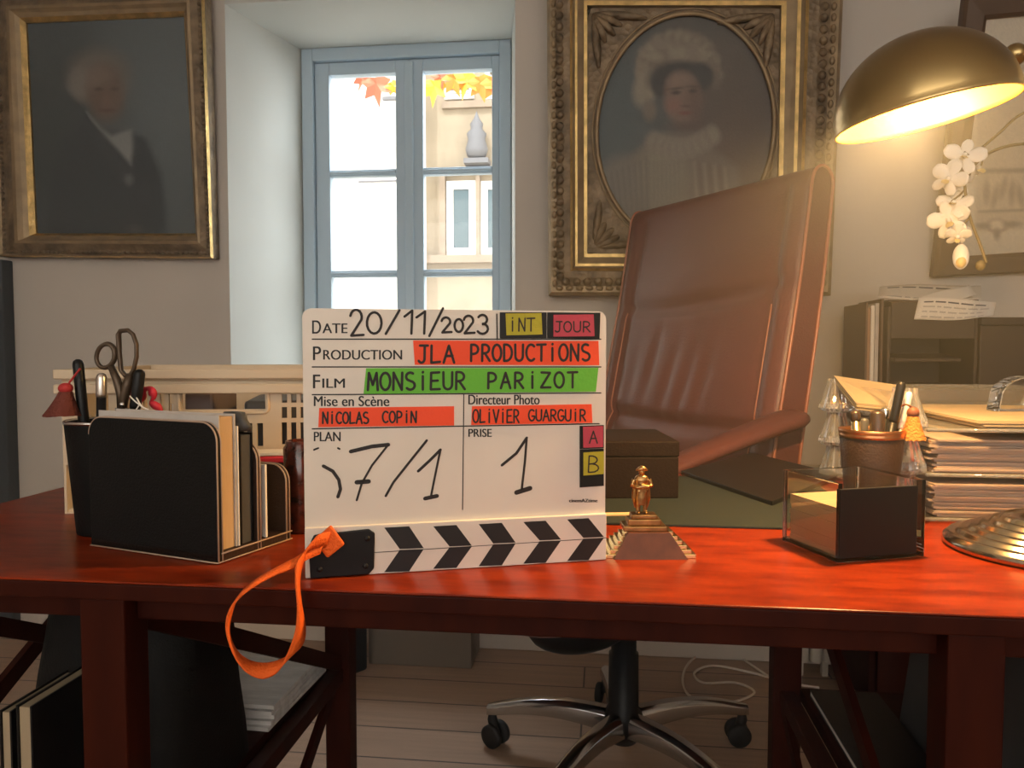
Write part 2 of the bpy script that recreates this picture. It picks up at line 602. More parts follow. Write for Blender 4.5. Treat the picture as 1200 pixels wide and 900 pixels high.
for (a, b) in ((522, 556), (569, 600)):
    mb = MB()
    p, q = fpx(a, 127), fpx(b, 80)
    mb.box(p.x, p.x + 0.05, YF - 0.05, YF, p.z + 0.08, q.z, SHUT).box(q.x - 0.05, q.x, YF - 0.05, YF, p.z + 0.08, q.z, SHUT)
    mb.box(p.x + 0.05, q.x - 0.05, YF - 0.05, YF, p.z + 0.08, p.z + 0.13, SHUT)
    k = p.z + 0.14
    while k < q.z:
        mb.hexa([(p.x + 0.05, YF - 0.045, k), (q.x - 0.05, YF - 0.045, k), (q.x - 0.05, YF - 0.04, k + 0.01), (p.x + 0.05, YF - 0.04, k + 0.01)],
                [(p.x + 0.05, YF - 0.012, k + 0.035), (q.x - 0.05, YF - 0.012, k + 0.035), (q.x - 0.05, YF - 0.007, k + 0.045), (p.x + 0.05, YF - 0.007, k + 0.045)], SHUT)
        k += 0.055
    mb.build('shutter', ht, True)
for (a, b) in ((524, 558), (564, 598)):
    p, q = fpx(a, 301), fpx(b, 212)
    mb = MB()
    mb.box(p.x, q.x, YF - 0.03, YF - 0.001, p.z, p.z + 0.09, SHUT).box(p.x, q.x, YF - 0.03, YF - 0.001, q.z - 0.09, q.z, SHUT)
    mb.box(p.x, p.x + 0.075, YF - 0.03, YF - 0.001, p.z + 0.09, q.z - 0.09, SHUT).box(q.x - 0.075, q.x, YF - 0.03, YF - 0.001, p.z + 0.09, q.z - 0.09, SHUT)
    fo = mb.build('window', ht, True)
    MB().box(p.x + 0.075, q.x - 0.075, YF - 0.012, YF - 0.001, p.z + 0.09, q.z - 0.09, PANEB).build('pane', fo, True)
mb = MB()
p, q = fpx(517, 301), fpx(523, 206)
mb.box(p.x, q.x, YF - 0.08, YF - 0.001, p.z, q.z, STONE)
mb.box(p.x, 4.0, YF - 0.08, YF - 0.001, q.z, q.z + 0.07, STONE)
mb.box(p.x - 0.2, 4.0, YF - 0.16, YF - 0.001, p.z - 0.08, p.z, STONE)
c = fpx(561, 250).x
mb.box(c - 0.022, c + 0.022, YF - 0.07, YF - 0.001, p.z, q.z, STONE)
mb.build('window_surround', ht, True)
# carved wall ornament: small niche figure with a pointed hood
p = fpx(561, 190)
GREYS = mat('grey_lead', (0.20, 0.21, 0.23), 0.7)
mb = MB()
mb.lathe([(0.02, 0), (0.10, 0.03), (0.12, 0.10), (0.09, 0.2), (0.105, 0.26), (0.06, 0.31), (0.07, 0.36), (0.03, 0.42), (0.0001, 0.5)], GREYS, 16, Matrix.Translation((p.x, YF - 0.13, p.z)))
mb.box(p.x - 0.13, p.x + 0.13, YF - 0.2, YF, p.z - 0.05, p.z, GREYS)
mb.build('wall_ornament', ht, True)
hw = thing('white_house', 'bright white rendered house front seen through left side of window', 'building', (fpx(440, 400).x, YF - 0.6, 0))
MB().box(-9.0, xs - 0.25, YF - 0.6, YF + 1.5, 0, 8.5, FACW).build('wall', hw, True)
MB().box(-9.0, xs - 0.2, YF - 0.66, YF - 0.6, 0, 1.3, FAC).build('plinth', hw, True)
q = ony(455, 118, YF - 0.6)
MB().box(q.x - 0.05, q.x + 0.12, YF - 0.64, YF - 0.6, q.z, q.z + 0.03, GREYS).build('wall_anchor', hw, True)
q = ony(460, 213, YF - 0.6)
MB().box(q.x - 0.35, q.x + 0.12, YF - 0.62, YF - 0.6, q.z, q.z + 0.015, GREYS).build('cable', hw, True)
struct(MB().box(-9, 6, YN + 0.09, YF + 1.5, -0.2, 0.0, GROUND), 'ground_street')

VINE_CO = [mat('red_leaf', (0.75, 0.16, 0.09), 0.6), mat('yellow_leaf', (0.85, 0.50, 0.06), 0.6), mat('orange_leaf', (0.85, 0.28, 0.05), 0.6)]
vp = ony(500, 78, 3.15)
vine = thing('vine', 'autumn vine with red and yellow leaves hanging outside top of window', 'plant', vp)
mb = MB()
mb.tube(spline([ony(380, 70, 3.15), ony(450, 74, 3.16), ony(520, 66, 3.15), ony(610, 66, 3.14), ony(640, 40, 3.0), (ony(640, 40, 3.0).x + 0.03, YN + 0.081, ony(640, 40, 3.0).z + 0.06)], 6), 0.005, STEM, 8)
mb.build('vine_stem', vine, True)


def leaf(cx, cy, s, rot, co):
    c = ony(cx, cy + 6, 3.15)
    s = s * 1.2
    out = []
    tips = [(90, 1.0), (40, 0.78), (140, 0.78), (-10, 0.62), (190, 0.62)]
    angs = sorted([(a, r) for a, r in tips] + [(65, 0.45), (115, 0.45), (15, 0.42), (165, 0.42), (-50, 0.38), (230, 0.38), (270, 0.2)])
    pts = []
    for a, r in angs:
        g = R(a - 180 + rot)
        pts.append(Vector((r * s * math.cos(g), 0.0, r * s * math.sin(g))))
    m = MB()
    vs = [c] + [c + p + Vector((0, 0.012 * math.sin(5 * i), 0)) for i, p in enumerate(pts)]
    n = len(pts)
    m.add(vs, [(0, i + 1, (i + 1) % n + 1) for i in range(n)], VINE_CO[co])
    m.tube([c, c + Vector((0, 0.01, 0.06))], 0.0015, STEM, 6)
    m.build('vine_leaf', vine, True, solid=0.0012)


for a in ((441, 92, 0.085, 8, 0), (425, 86, 0.05, -20, 0), (460, 94, 0.045, 30, 1), (509, 95, 0.075, -5, 1), (531, 86, 0.07, 20, 2), (546, 86, 0.075, -10, 1), (563, 90, 0.075, 12, 2), (579, 90, 0.08, 20, 2), (516, 84, 0.05, 10, 0)):
    leaf(*a)

# ------------------------------------------------------------------ paintings
GX = {}


def softstep(d, s):
    return np.clip(0.5 - d / (2 * s), 0, 1)


def sd_poly(X, Y, P):
    P = np.array(P, float)
    d = np.full(X.shape, 1e9)
    ins = np.zeros(X.shape, bool)
    n = len(P)
    for i in range(n):
        a, b = P[i], P[(i + 1) % n]
        ex, ey = b - a
        wx_, wy_ = X - a[0], Y - a[1]
        t = np.clip((wx_ * ex + wy_ * ey) / (ex * ex + ey * ey + 1e-12), 0, 1)
        d = np.minimum(d, np.hypot(wx_ - ex * t, wy_ - ey * t))
        c = ((a[1] > Y) != (b[1] > Y)) & (X < (b[0] - a[0]) * (Y - a[1]) / (b[1] - a[1] + 1e-12) + a[0])
        ins ^= c
    return np.where(ins, -d, d)


def paint(X, Y, bg, layers, seed=1):
    rng = np.random.RandomState(seed)
    col = np.zeros(X.shape + (3,))
    col[:] = bg
    for L in layers:
        if L[0] == 'e':
            _, cx, cy, rx, ry, rot, c, s = L
            a = R(rot)
            u = (X - cx) * math.cos(a) + (Y - cy) * math.sin(a)
            v = -(X - cx) * math.sin(a) + (Y - cy) * math.cos(a)
            k = np.hypot(u / rx, v / ry)
            d = (k - 1) * min(rx, ry)
        else:
            _, P, c, s = L
            d = sd_poly(X, Y, P)
        m = softstep(d, s)[..., None]
        col = col * (1 - m) + np.array(c) * m
    col *= 1 + (rng.rand(*X.shape, 1) - 0.5) * 0.12
    return np.clip(col * np.array([1.75, 1.9, 2.0]), 0, 1)  # picture colours raised and cooled to stand in for part of the haze


def canvas_mesh(name, corners, pxc, n_u, n_v, bg, layers, root, matname, mask=None):
    """corners TL TR BR BL in world, pxc the same in picture units the layers use"""
    us, vs_ = np.meshgrid(np.linspace(0, 1, n_u), np.linspace(0, 1, n_v))
    C = [np.array(c) for c in corners]
    Pp = [np.array(c, float) for c in pxc]
    bl = lambda A: (A[0] * ((1 - us) * (1 - vs_))[..., None] + A[1] * (us * (1 - vs_))[..., None] + A[2] * (us * vs_)[..., None] + A[3] * ((1 - us) * vs_)[..., None])
    W = bl(C)
    Q = bl(Pp)
    col = paint(Q[..., 0], Q[..., 1], bg, layers)
    m = MB()
    V = W.reshape(-1, 3)
    fs = []
    for j in range(n_v - 1):
        for i in range(n_u - 1):
            fs.append((j * n_u + i, j * n_u + i + 1, (j + 1) * n_u + i + 1, (j + 1) * n_u + i))
    m.add([tuple(p) for p in V], fs, mat(matname, (0.1, 0.1, 0.1), 0.5, attr='paint', bump=0.15, bscale=150), True)
    o = m.build(name, root, True)
    a = o.data.color_attributes.new('paint', 'FLOAT_COLOR', 'POINT')
    rgba = np.concatenate([col.reshape(-1, 3), np.ones((n_u * n_v, 1))], 1).astype(np.float32)
    a.data.foreach_set('color', rgba.ravel())
    return o


def lean_pts(px, Yb, Yt):
    """TL TR BR BL on a plane that leans from Yb at the bottom to Yt at the top"""
    return [ony(*px[0], Yt), ony(*px[1], Yt), ony(*px[2], Yb), ony(*px[3], Yb)]


def frame_loops(m, O, I, prof, nrm):
    """prof: (t from outer to inner edge, height, material of the strip that follows)"""
    for a, b in zip(prof[:-1], prof[1:]):
        for i in range(4):
            j = (i + 1) % 4
            p = [lerp(O[i], I[i], a[0]) + nrm * a[1], lerp(O[j], I[j], a[0]) + nrm * a[1], lerp(O[j], I[j], b[0]) + nrm * b[1], lerp(O[i], I[i], b[0]) + nrm * b[1]]
            m.add(p, [(0, 1, 2, 3)], a[2])


def beads(m, O, I, t, h, nrm, r, step, mt, long=1.6, sides=(0, 1, 2, 3)):
    for i in sides:
        j = (i + 1) % 4
        a, b = lerp(O[i], I[i], t) + nrm * h, lerp(O[j], I[j], t) + nrm * h
        L = (b - a).length
        n = max(2, int(L / step))
        d = (b - a).normalized()
        q = d.to_track_quat('Z', 'Y').to_matrix().to_4x4()
        for k in range(n):
            c = lerp(a, b, (k + 0.5) / n)
            m.ball((0, 0, 0), (r, r, r * long), mt, 6, Matrix.Translation(c) @ q)


# --- left portrait
OP = [(-9, -10), (239, -18), (250, 303), (-1, 301)]
IP = [(27, 25), (213, 17), (227, 273), (39, 273)]
Yb, Yt = YW - 0.045, YW - 0.075
O = lean_pts(OP, Yb, Yt)
I_ = lean_pts(IP, Yb, Yt)
nrm = (O[1] - O[0]).cross(O[3] - O[0]).normalized()
if nrm.y > 0:
    nrm = -nrm
pr = thing('portrait_painting', 'dark portrait of a man in black coat, thick gilt frame, left of window', 'painting', ((O[2] + O[3]) / 2))
m = MB()
frame_loops(m, O, I_, [(0, -0.04, GILTD), (0.0, 0.0, GILT), (0.05, 0.012, GILTM), (0.14, 0.004, GILTD), (0.30, 0.004, GILTD), (0.55, 0.014, GILTM), (0.66, 0.016, GILTM), (0.76, 0.006, GILTM), (0.88, 0.0, GILT), (1.0, -0.012, GILT), (1.0, -0.03, GILT)], nrm)
beads(m, O, I_, 0.20, 0.006, nrm, 0.006, 0.016, GILTD, 1.1)
m.build('frame', pr, True)
Cc = [p - nrm * 0.02 for p in [lerp(I_[i], O[i], 0.02) for i in range(4)]]
SK = (0.10, 0.068, 0.052)
canvas_mesh('canvas', Cc, IP, 130, 170, (0.062, 0.066, 0.066), [
    ('e', 70, 150, 70, 120, 0, (0.045, 0.047, 0.046), 30),
    ('e', 190, 120, 60, 110, 0, (0.082, 0.088, 0.088), 45),
    ('e', 112, 85, 36, 30, 0, (0.105, 0.088, 0.074), 8),
    ('e', 95, 97, 17, 18, 0, (0.125, 0.105, 0.09), 6),
    ('p', [(48, 275), (55, 215), (70, 165), (96, 133), (118, 150), (150, 150), (168, 160), (186, 200), (192, 275)], (0.040, 0.041, 0.042), 4),
    ('e', 120, 105, 22, 33, -8, SK, 5),
    ('e', 113, 88, 14, 14, 0, (0.125, 0.09, 0.07), 6),
    ('e', 121, 113, 4, 10, -5, (0.12, 0.075, 0.058), 3),
    ('e', 112, 101, 5, 2, 0, (0.05, 0.035, 0.03), 1.5),
    ('e', 131, 101, 4, 2, 0, (0.05, 0.035, 0.03), 1.5),
    ('e', 122, 126, 8, 1.8, 0, (0.07, 0.035, 0.03), 1.5),
    ('p', [(98, 128), (104, 138), (128, 165), (150, 190), (152, 170), (151, 148), (138, 152), (128, 156), (116, 148)], (0.15, 0.145, 0.135), 3),
    ('p', [(97, 130), (125, 170), (150, 200), (146, 212), (118, 178), (92, 140)], (0.042, 0.043, 0.044), 2),
    ('e', 148, 208, 5, 6, 0, (0.10, 0.10, 0.095), 3),
    ('e', 155, 268, 8, 5, 0, (0.07, 0.065, 0.06), 4),
], pr, 'oil_paint')

# --- right oval portrait
OP = [(640, -62), (993, -62), (976, 346), (642, 346)]
IP = [(688, 6), (915, 6), (910, 297), (688, 297)]
Yb, Yt = YW - 0.10, YW - 0.13
O = lean_pts(OP, Yb, Yt)
I_ = lean_pts([(688, 4), (917, 4), (912, 297), (688, 297)], Yb, Yt)
nrm = (O[1] - O[0]).cross(O[3] - O[0]).normalized()
if nrm.y > 0:
    nrm = -nrm
po = thing('oval_portrait', 'oval portrait of a lady in frilled bonnet, wide carved gilt frame, behind chair', 'painting', ((O[2] + O[3]) / 2))
m = MB()
frame_loops(m, O, I_, [(0, -0.09, GILTD), (0.0, -0.02, GILTM), (0.08, -0.004, GILTM), (0.22, -0.004, GILTD), (0.42, 0.004, GILTD), (0.58, 0.004, GILT), (0.64, 0.008, GILTM), (0.7, 0.0, GILT), (0.76, 0.0, GILTM), (0.92, -0.012, GILT), (1.0, -0.012, GILTM), (1.0, -0.035, GILTM)], nrm)
beads(m, O, I_, 0.17, 0.0, nrm, 0.0075, 0.028, GILTM, 1.5)
beads(m, O, I_, 0.33, 0.0, nrm, 0.012, 0.03, GILTD, 1.0)
m.build('frame', po, True)
# spandrel plate with the oval opening
uax = (I_[2] - I_[3]).normalized()
vax = nrm.cross(uax).normalized()
if vax.z < 0:
    vax = -vax
ctr = onplane(803, 149, I_[0], nrm) - nrm * 0.03
ea = (onplane(907, 149, I_[0], nrm) - onplane(699, 149, I_[0], nrm)).length / 2
eb = ea * 1.285
m = MB()
N = 96
Q = [p - nrm * 0.03 for p in I_]
poly2 = [((p - ctr).dot(uax), (p - ctr).dot(vax)) for p in Q]


def hit_rect(c, s):
    best = 1e9
    for i in range(4):
        a, b = poly2[i], poly2[(i + 1) % 4]
        ex, ey = b[0] - a[0], b[1] - a[1]
        den = c * ey - s * ex
        if abs(den) < 1e-9:
            continue
        t = (a[0] * ey - a[1] * ex) / den
        k = (a[0] * s - a[1] * c) / den
        if t > 0 and -1e-6 <= k <= 1 + 1e-6:
            best = min(best, t)
    return best


inn, outr = [], []
for k in range(N):
    g = 2 * math.pi * k / N
    inn.append(ctr + uax * (ea * math.cos(g)) + vax * (eb * math.sin(g)))
    c_, s_ = ea * math.cos(g), eb * math.sin(g)
    l = math.hypot(c_, s_)
    t = hit_rect(c_ / l, s_ / l)
    outr.append(ctr + uax * (t * c_ / l) + vax * (t * s_ / l))
m.add(inn + outr, [(k, (k + 1) % N, N + (k + 1) % N, N + k) for k in range(N)], GILTD)
m.tube([p + (p - ctr) * 0.012 + nrm * 0.004 for p in inn], 0.0065, GILTM, 8, closed=True)
m.tube([p + (p - ctr) * 0.06 + nrm * 0.002 for p in inn], 0.003, GILTM, 6, closed=True)
# carved acanthus sprays in the corners
for (su, sv, cc) in ((-1, -1, Q[3]), (1, -1, Q[2]), (-1, 1, Q[0]), (1, 1, Q[1])):
    for k in range(5):
        a = R(12 + 16.5 * k)
        tip = cc - uax * (su * 0.15 * math.cos(a)) * (1.15 if k in (0, 4) else 0.75) - vax * (sv * 0.15 * math.sin(a)) * (1.15 if k in (0, 4) else 0.75)
        st = cc - uax * (su * 0.018) - vax * (sv * 0.018)
        mid = lerp(st, tip, 0.55) + nrm * 0.008
        m.tube(spline([st, mid, tip], 5), [0.004 + 0.008 * math.sin(math.pi * q / 10) for q in range(11)], GILTD, 8)
m.build('oval_mount', po, True)
Cp = [(690, 10), (915, 10), (915, 294), (690, 294)]
Cc = [onplane(x, y, I_[0], nrm) - nrm * 0.034 for x, y in [(696, 12), (911, 12), (911, 286), (696, 286)]]
FL = (0.125, 0.082, 0.062)
IV = (0.165, 0.135, 0.10)
IVD = (0.115, 0.088, 0.066)
lay = [
    ('e', 725, 140, 50, 120, 0, (0.060, 0.066, 0.064), 35),
    ('e', 870, 180, 50, 100, 0, (0.088, 0.060, 0.044), 40),
    # bonnet frills
    ('e', 795, 62, 44, 30, -8, IVD, 5),
]
rng = random.Random(3)
for k in range(26):
    a = R(175 + 190 * k / 25)
    lay.append(('e', 797 + 44 * math.cos(a), 78 + 40 * math.sin(a), 9, 6, rng.uniform(0, 180), IV if k % 2 else IVD, 3))
for k in range(14):
    lay.append(('e', 775 + rng.uniform(-8, 50), 48 + rng.uniform(-8, 16), 8, 5, rng.uniform(0, 180), IV if k % 2 else (0.14, 0.11, 0.085), 3))
lay += [('e', 758, 98, 14, 22, 15, IV, 4), ('e', 763, 124, 8, 13, 0, IVD, 3), ('e', 839, 82, 9, 16, -10, IVD, 4),
        ('e', 797, 86, 36, 20, -5, (0.045, 0.040, 0.036), 4), ('e', 778, 92, 12, 16, 10, (0.042, 0.037, 0.033), 3), ('e', 826, 84, 14, 16, -8, (0.045, 0.04, 0.036), 3),
        # face
        ('e', 803, 110, 22, 32, -4, FL, 4), ('e', 800, 92, 15, 12, 0, (0.14, 0.095, 0.072), 5), ('e', 792, 118, 9, 8, 0, (0.15, 0.078, 0.058), 5),
        ('e', 818, 118, 8, 22, -5, (0.095, 0.06, 0.046), 5),
        ('e', 795, 103, 5.5, 2.2, -4, (0.045, 0.034, 0.03), 1.4), ('e', 815, 101, 4.5, 2.2, -4, (0.045, 0.034, 0.03), 1.4),
        ('e', 795, 98, 8, 1.2, -6, (0.06, 0.045, 0.036), 1.2), ('e', 816, 96, 6, 1.2, 2, (0.06, 0.045, 0.036), 1.2),
        ('p', [(806, 100), (811, 117), (803, 118)], (0.115, 0.075, 0.056), 2), ('e', 807, 119, 5, 1.4, 0, (0.07, 0.042, 0.034), 1.4),
        ('e', 806, 127, 7, 2.2, -3, (0.12, 0.045, 0.036), 1.4), ('e', 806, 143, 15, 4, 0, (0.075, 0.052, 0.042), 4),
        # dress: sleeves, bodice, ruff
        ('p', [(690, 205), (722, 190), (752, 170), (780, 152), (826, 150), (842, 172), (868, 192), (872, 225), (860, 300), (690, 300)], IVD, 5),
        ('e', 722, 215, 26, 36, 25, (0.12, 0.10, 0.08), 8), ('e', 779, 200, 28, 40, 0, (0.15, 0.125, 0.088), 10)]
for k in range(7):
    lay.append(('p', [(815 + 6 * k, 185 + k), (818 + 6 * k, 185 + k), (822 + 6 * k, 232), (818 + 6 * k, 232)], (0.10, 0.07, 0.052) if k % 2 else (0.155, 0.12, 0.09), 2))
for k in range(8):
    lay.append(('p', [(762 + 5 * k, 185), (764 + 5 * k, 185), (766 + 5 * k, 260), (762 + 5 * k, 260)], (0.125, 0.10, 0.075), 2))
for k in range(18):
    a = k / 17
    lay.append(('e', 765 + 75 * a, 160 + 14 * math.sin(math.pi * a) - 8 * a, 7, 11, 20 - 40 * a, IV if k % 2 else (0.135, 0.105, 0.082), 3))
for k in range(9):
    lay.append(('p', [(702 + 7 * k, 205 - 3 * k), (704 + 7 * k, 205 - 3 * k), (716 + 6 * k, 262), (711 + 6 * k, 262)], (0.095, 0.078, 0.062), 2))
canvas_mesh('canvas', Cc, [(696, 12), (911, 12), (911, 286), (696, 286)], 170, 210, (0.066, 0.058, 0.050), lay, po, 'oil_paint')

# --- framed print at the right
OP = [(1131, -6), (1345, -20), (1352, 312), (1093, 325)]
IP = [(1157, 22), (1312, 8), (1320, 288), (1122, 301)]
Yb, Yt = YW - 0.03, YW - 0.17
O = lean_pts(OP, Yb, Yt)
I_ = lean_pts(IP, Yb, Yt)
nrm = (O[1] - O[0]).cross(O[3] - O[0]).normalized()
if nrm.y > 0:
    nrm = -nrm
pe = thing('framed_print', 'brown framed engraving on beige mount, behind orchid at right', 'picture', ((O[2] + O[3]) / 2))
m = MB()
frame_loops(m, O, I_, [(0, -0.025, BRWOOD), (0, 0, BRWOOD), (0.12, 0.008, BRWOOD), (0.85, 0.004, BRWOOD), (1, -0.004, GILTM), (1, -0.016, BRWOOD)], nrm)
m.build('frame', pe, True)
Cc = [p - nrm * 0.012 for p in [lerp(I_[i], O[i], 0.02) for i in range(4)]]
LN = (0.22, 0.17, 0.12)
PB = (0.42, 0.34, 0.25)
lay = [('p', [(1150, 60), (1300, 55), (1302, 262), (1146, 270)], (0.36, 0.285, 0.205), 2),
       ('p', [(1150, 192), (1300, 190), (1300, 196), (1150, 198)], LN, 1.5),
       ('p', [(1150, 243), (1300, 238), (1300, 241), (1150, 246)], LN, 1.5)]
for k in range(14):
    lay.append(('e', 1160 + 10 * k, 220 + 6 * math.sin(k * 2.1), 4, 14, 15 * math.sin(k), (0.25, 0.19, 0.135), 2))
lay += [('e', 1172, 262, 13, 9, 0, (0.25, 0.18, 0.13), 2), ('e', 1172, 261, 9, 6, 0, PB, 2), ('e', 1155, 262, 9, 4, 0, LN, 2), ('e', 1190, 260, 10, 4, 0, LN, 2), ('e', 1172, 272, 4, 7, 0, LN, 2)]
canvas_mesh('print', Cc, IP, 110, 150, PB, lay, pe, 'print_ink')

# ------------------------------------------------------------------ desk
FY, BY, DX0, DX1 = 0.607, 1.243, -0.775, 0.625
desk = thing('desk', 'dark cherry desk with glossy top, framed ends and crossed braces', 'desk', ((DX0 + DX1) / 2, (FY + BY) / 2, 0))
mb = MB()
mb.box(DX0, DX1, FY, BY, DESK - 0.002, DESK, CHERRY)
mb.build('desktop', desk, True, bevel=0.0012)
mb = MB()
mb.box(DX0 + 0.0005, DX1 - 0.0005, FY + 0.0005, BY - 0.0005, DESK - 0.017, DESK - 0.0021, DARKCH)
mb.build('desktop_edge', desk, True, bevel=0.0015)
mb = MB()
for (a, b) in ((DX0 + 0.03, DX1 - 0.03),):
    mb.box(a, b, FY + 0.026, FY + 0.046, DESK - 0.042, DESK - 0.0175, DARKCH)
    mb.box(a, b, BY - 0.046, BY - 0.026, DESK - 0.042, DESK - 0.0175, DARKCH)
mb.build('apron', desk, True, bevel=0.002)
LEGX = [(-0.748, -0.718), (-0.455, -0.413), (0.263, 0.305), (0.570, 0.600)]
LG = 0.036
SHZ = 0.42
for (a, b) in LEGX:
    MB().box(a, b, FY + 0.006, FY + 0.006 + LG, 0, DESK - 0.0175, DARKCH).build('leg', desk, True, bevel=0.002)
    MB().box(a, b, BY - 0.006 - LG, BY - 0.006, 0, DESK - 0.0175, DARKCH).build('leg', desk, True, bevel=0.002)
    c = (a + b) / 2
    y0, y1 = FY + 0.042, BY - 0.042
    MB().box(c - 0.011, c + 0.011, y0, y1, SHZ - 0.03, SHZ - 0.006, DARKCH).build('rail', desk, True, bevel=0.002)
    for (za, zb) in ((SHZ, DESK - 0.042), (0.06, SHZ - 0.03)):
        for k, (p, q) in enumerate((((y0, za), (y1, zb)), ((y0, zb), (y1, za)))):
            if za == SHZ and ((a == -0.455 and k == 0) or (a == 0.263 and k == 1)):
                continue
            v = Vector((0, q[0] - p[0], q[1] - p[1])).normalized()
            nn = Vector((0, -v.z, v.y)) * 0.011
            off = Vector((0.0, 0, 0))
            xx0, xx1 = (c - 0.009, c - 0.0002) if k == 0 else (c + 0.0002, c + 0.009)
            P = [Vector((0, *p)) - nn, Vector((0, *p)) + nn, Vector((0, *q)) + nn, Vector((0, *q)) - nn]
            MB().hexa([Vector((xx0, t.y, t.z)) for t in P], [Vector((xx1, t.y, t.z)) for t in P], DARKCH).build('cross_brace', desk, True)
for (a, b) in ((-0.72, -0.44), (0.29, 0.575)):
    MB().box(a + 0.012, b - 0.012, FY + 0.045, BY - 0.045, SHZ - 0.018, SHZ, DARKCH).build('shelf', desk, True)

# desk mat
mz = DESK + 0.003
pA, pB = onz(760, 617, DESK), onz(895, 620, DESK)
my0 = (pA.y + pB.y) / 2
MB().prism(rrect(-0.12, 0.31, my0, 1.20, 0.012), DESK, mz, MATG).build('desk_mat', bevel=0.001, props=('grey green leather desk mat lying on the desk in front of the chair', 'desk mat'))

# ------------------------------------------------------------------ clapperboard
SL, SR = onz(358, 677), onz(710, 655)
ux = (SR - SL)
SW = ux.length
ux.normalize()
sang = math.atan2(ux.y, ux.x)
clap = thing('clapperboard', 'white film clapperboard with handwritten scene details standing on the desk', 'clapperboard', (SL + SR) / 2, sang)
SN = Vector((ux.y, -ux.x, 0))


def S(x, y):
    p = onplane(x, y, SL, SN)
    return ((p - (SL + SR) / 2).dot(ux), p.z - DESK)


BT, CT = -0.006, 0.012   # faces: board front at y=0.. local y axis points away from camera
zc_l, zc_r = S(360, 617)[1], S(709, 600)[1]
ztop = (S(362, 360)[1] + S(705, 366)[1]) / 2
xl, xr = -SW / 2, SW / 2 - 0.001


class Board(MB):
    """front-face drawing in local x,z at height h in front of the local face"""
    def flat(s, poly, h, m):
        return s.add([(p[0], -h, p[1]) for p in poly], [tuple(range(len(poly)))], m)

    def quad_px(s, pts, h, m, t=0.0):
        P = [S(*p) for p in pts]
        if t:
            return s.hexa([(p[0], -h, p[1]) for p in P], [(p[0], -h - t, p[1]) for p in P], m)
        return s.flat(P, h, m)

    def stroke(s, pts, wd, h, m):
        """pen stroke through local (x,z) points"""
        for a, b in zip(pts[:-1], pts[1:]):
            dx, dz = b[0] - a[0], b[1] - a[1]
            l = math.hypot(dx, dz)
            if l < 1e-7:
                continue
            nx, nz = -dz / l * wd / 2, dx / l * wd / 2
            s.flat([(a[0] + nx, a[1] + nz), (a[0] - nx, a[1] - nz), (b[0] - nx, b[1] - nz), (b[0] + nx, b[1] + nz)], h, m)
        for i, p in enumerate(pts):
            s.flat([(p[0] + wd / 2 * math.cos(R(45 * k)), p[1] + wd / 2 * math.sin(R(45 * k))) for k in range(8)], h + 0.00002 * (1 + i % 3), m)

    def stroke_px(s, pts, wd, h, m):
        s.stroke([S(*p) for p in pts], wd, h, m)

    def font(s, text, box, h, m):
        for k, dx in enumerate((-0.3, 0.3)):
            s.font1(text, (box[0] + dx, box[1], box[2] + dx) + tuple(box[3:]), h + 0.00002 * k, m)

    def font1(s, text, box, h, m):
        """printed text fitted to the pixel box x0,y0(top),x1,y1(bottom) measured on the face"""
        cu = bpy.data.curves.new('t', 'FONT')
        cu.body = text
        ob = bpy.data.objects.new('t', cu)
        me = bpy.data.meshes.new_from_object(ob)
        vs = [v.co.copy() for v in me.vertices]
        fs = [tuple(p.vertices) for p in me.polygons]
        bpy.data.objects.remove(ob)
        bpy.data.curves.remove(cu)
        bpy.data.meshes.remove(me)
        x0, x1 = min(v.x for v in vs), max(v.x for v in vs)
        y0, y1 = min(v.y for v in vs), max(v.y for v in vs)
        out = []
        for v in vs:
            a, b = (v.x - x0) / (x1 - x0), (v.y - y0) / (y1 - y0)
            px = box[0] + (box[2] - box[0]) * a
            py = box[3] + (box[1] - box[3]) * b + (box[4] * a if len(box) > 4 else 0)
            u = S(px, py)
            out.append((u[0], -h, u[1]))
        s.add(out, fs, m)


def arc(cx, cy, rx, ry, a0, a1, n=10):
    return [(cx + rx * math.cos(R(a0 + (a1 - a0) * k / n)), cy + ry * math.sin(R(a0 + (a1 - a0) * k / n))) for k in range(n + 1)]


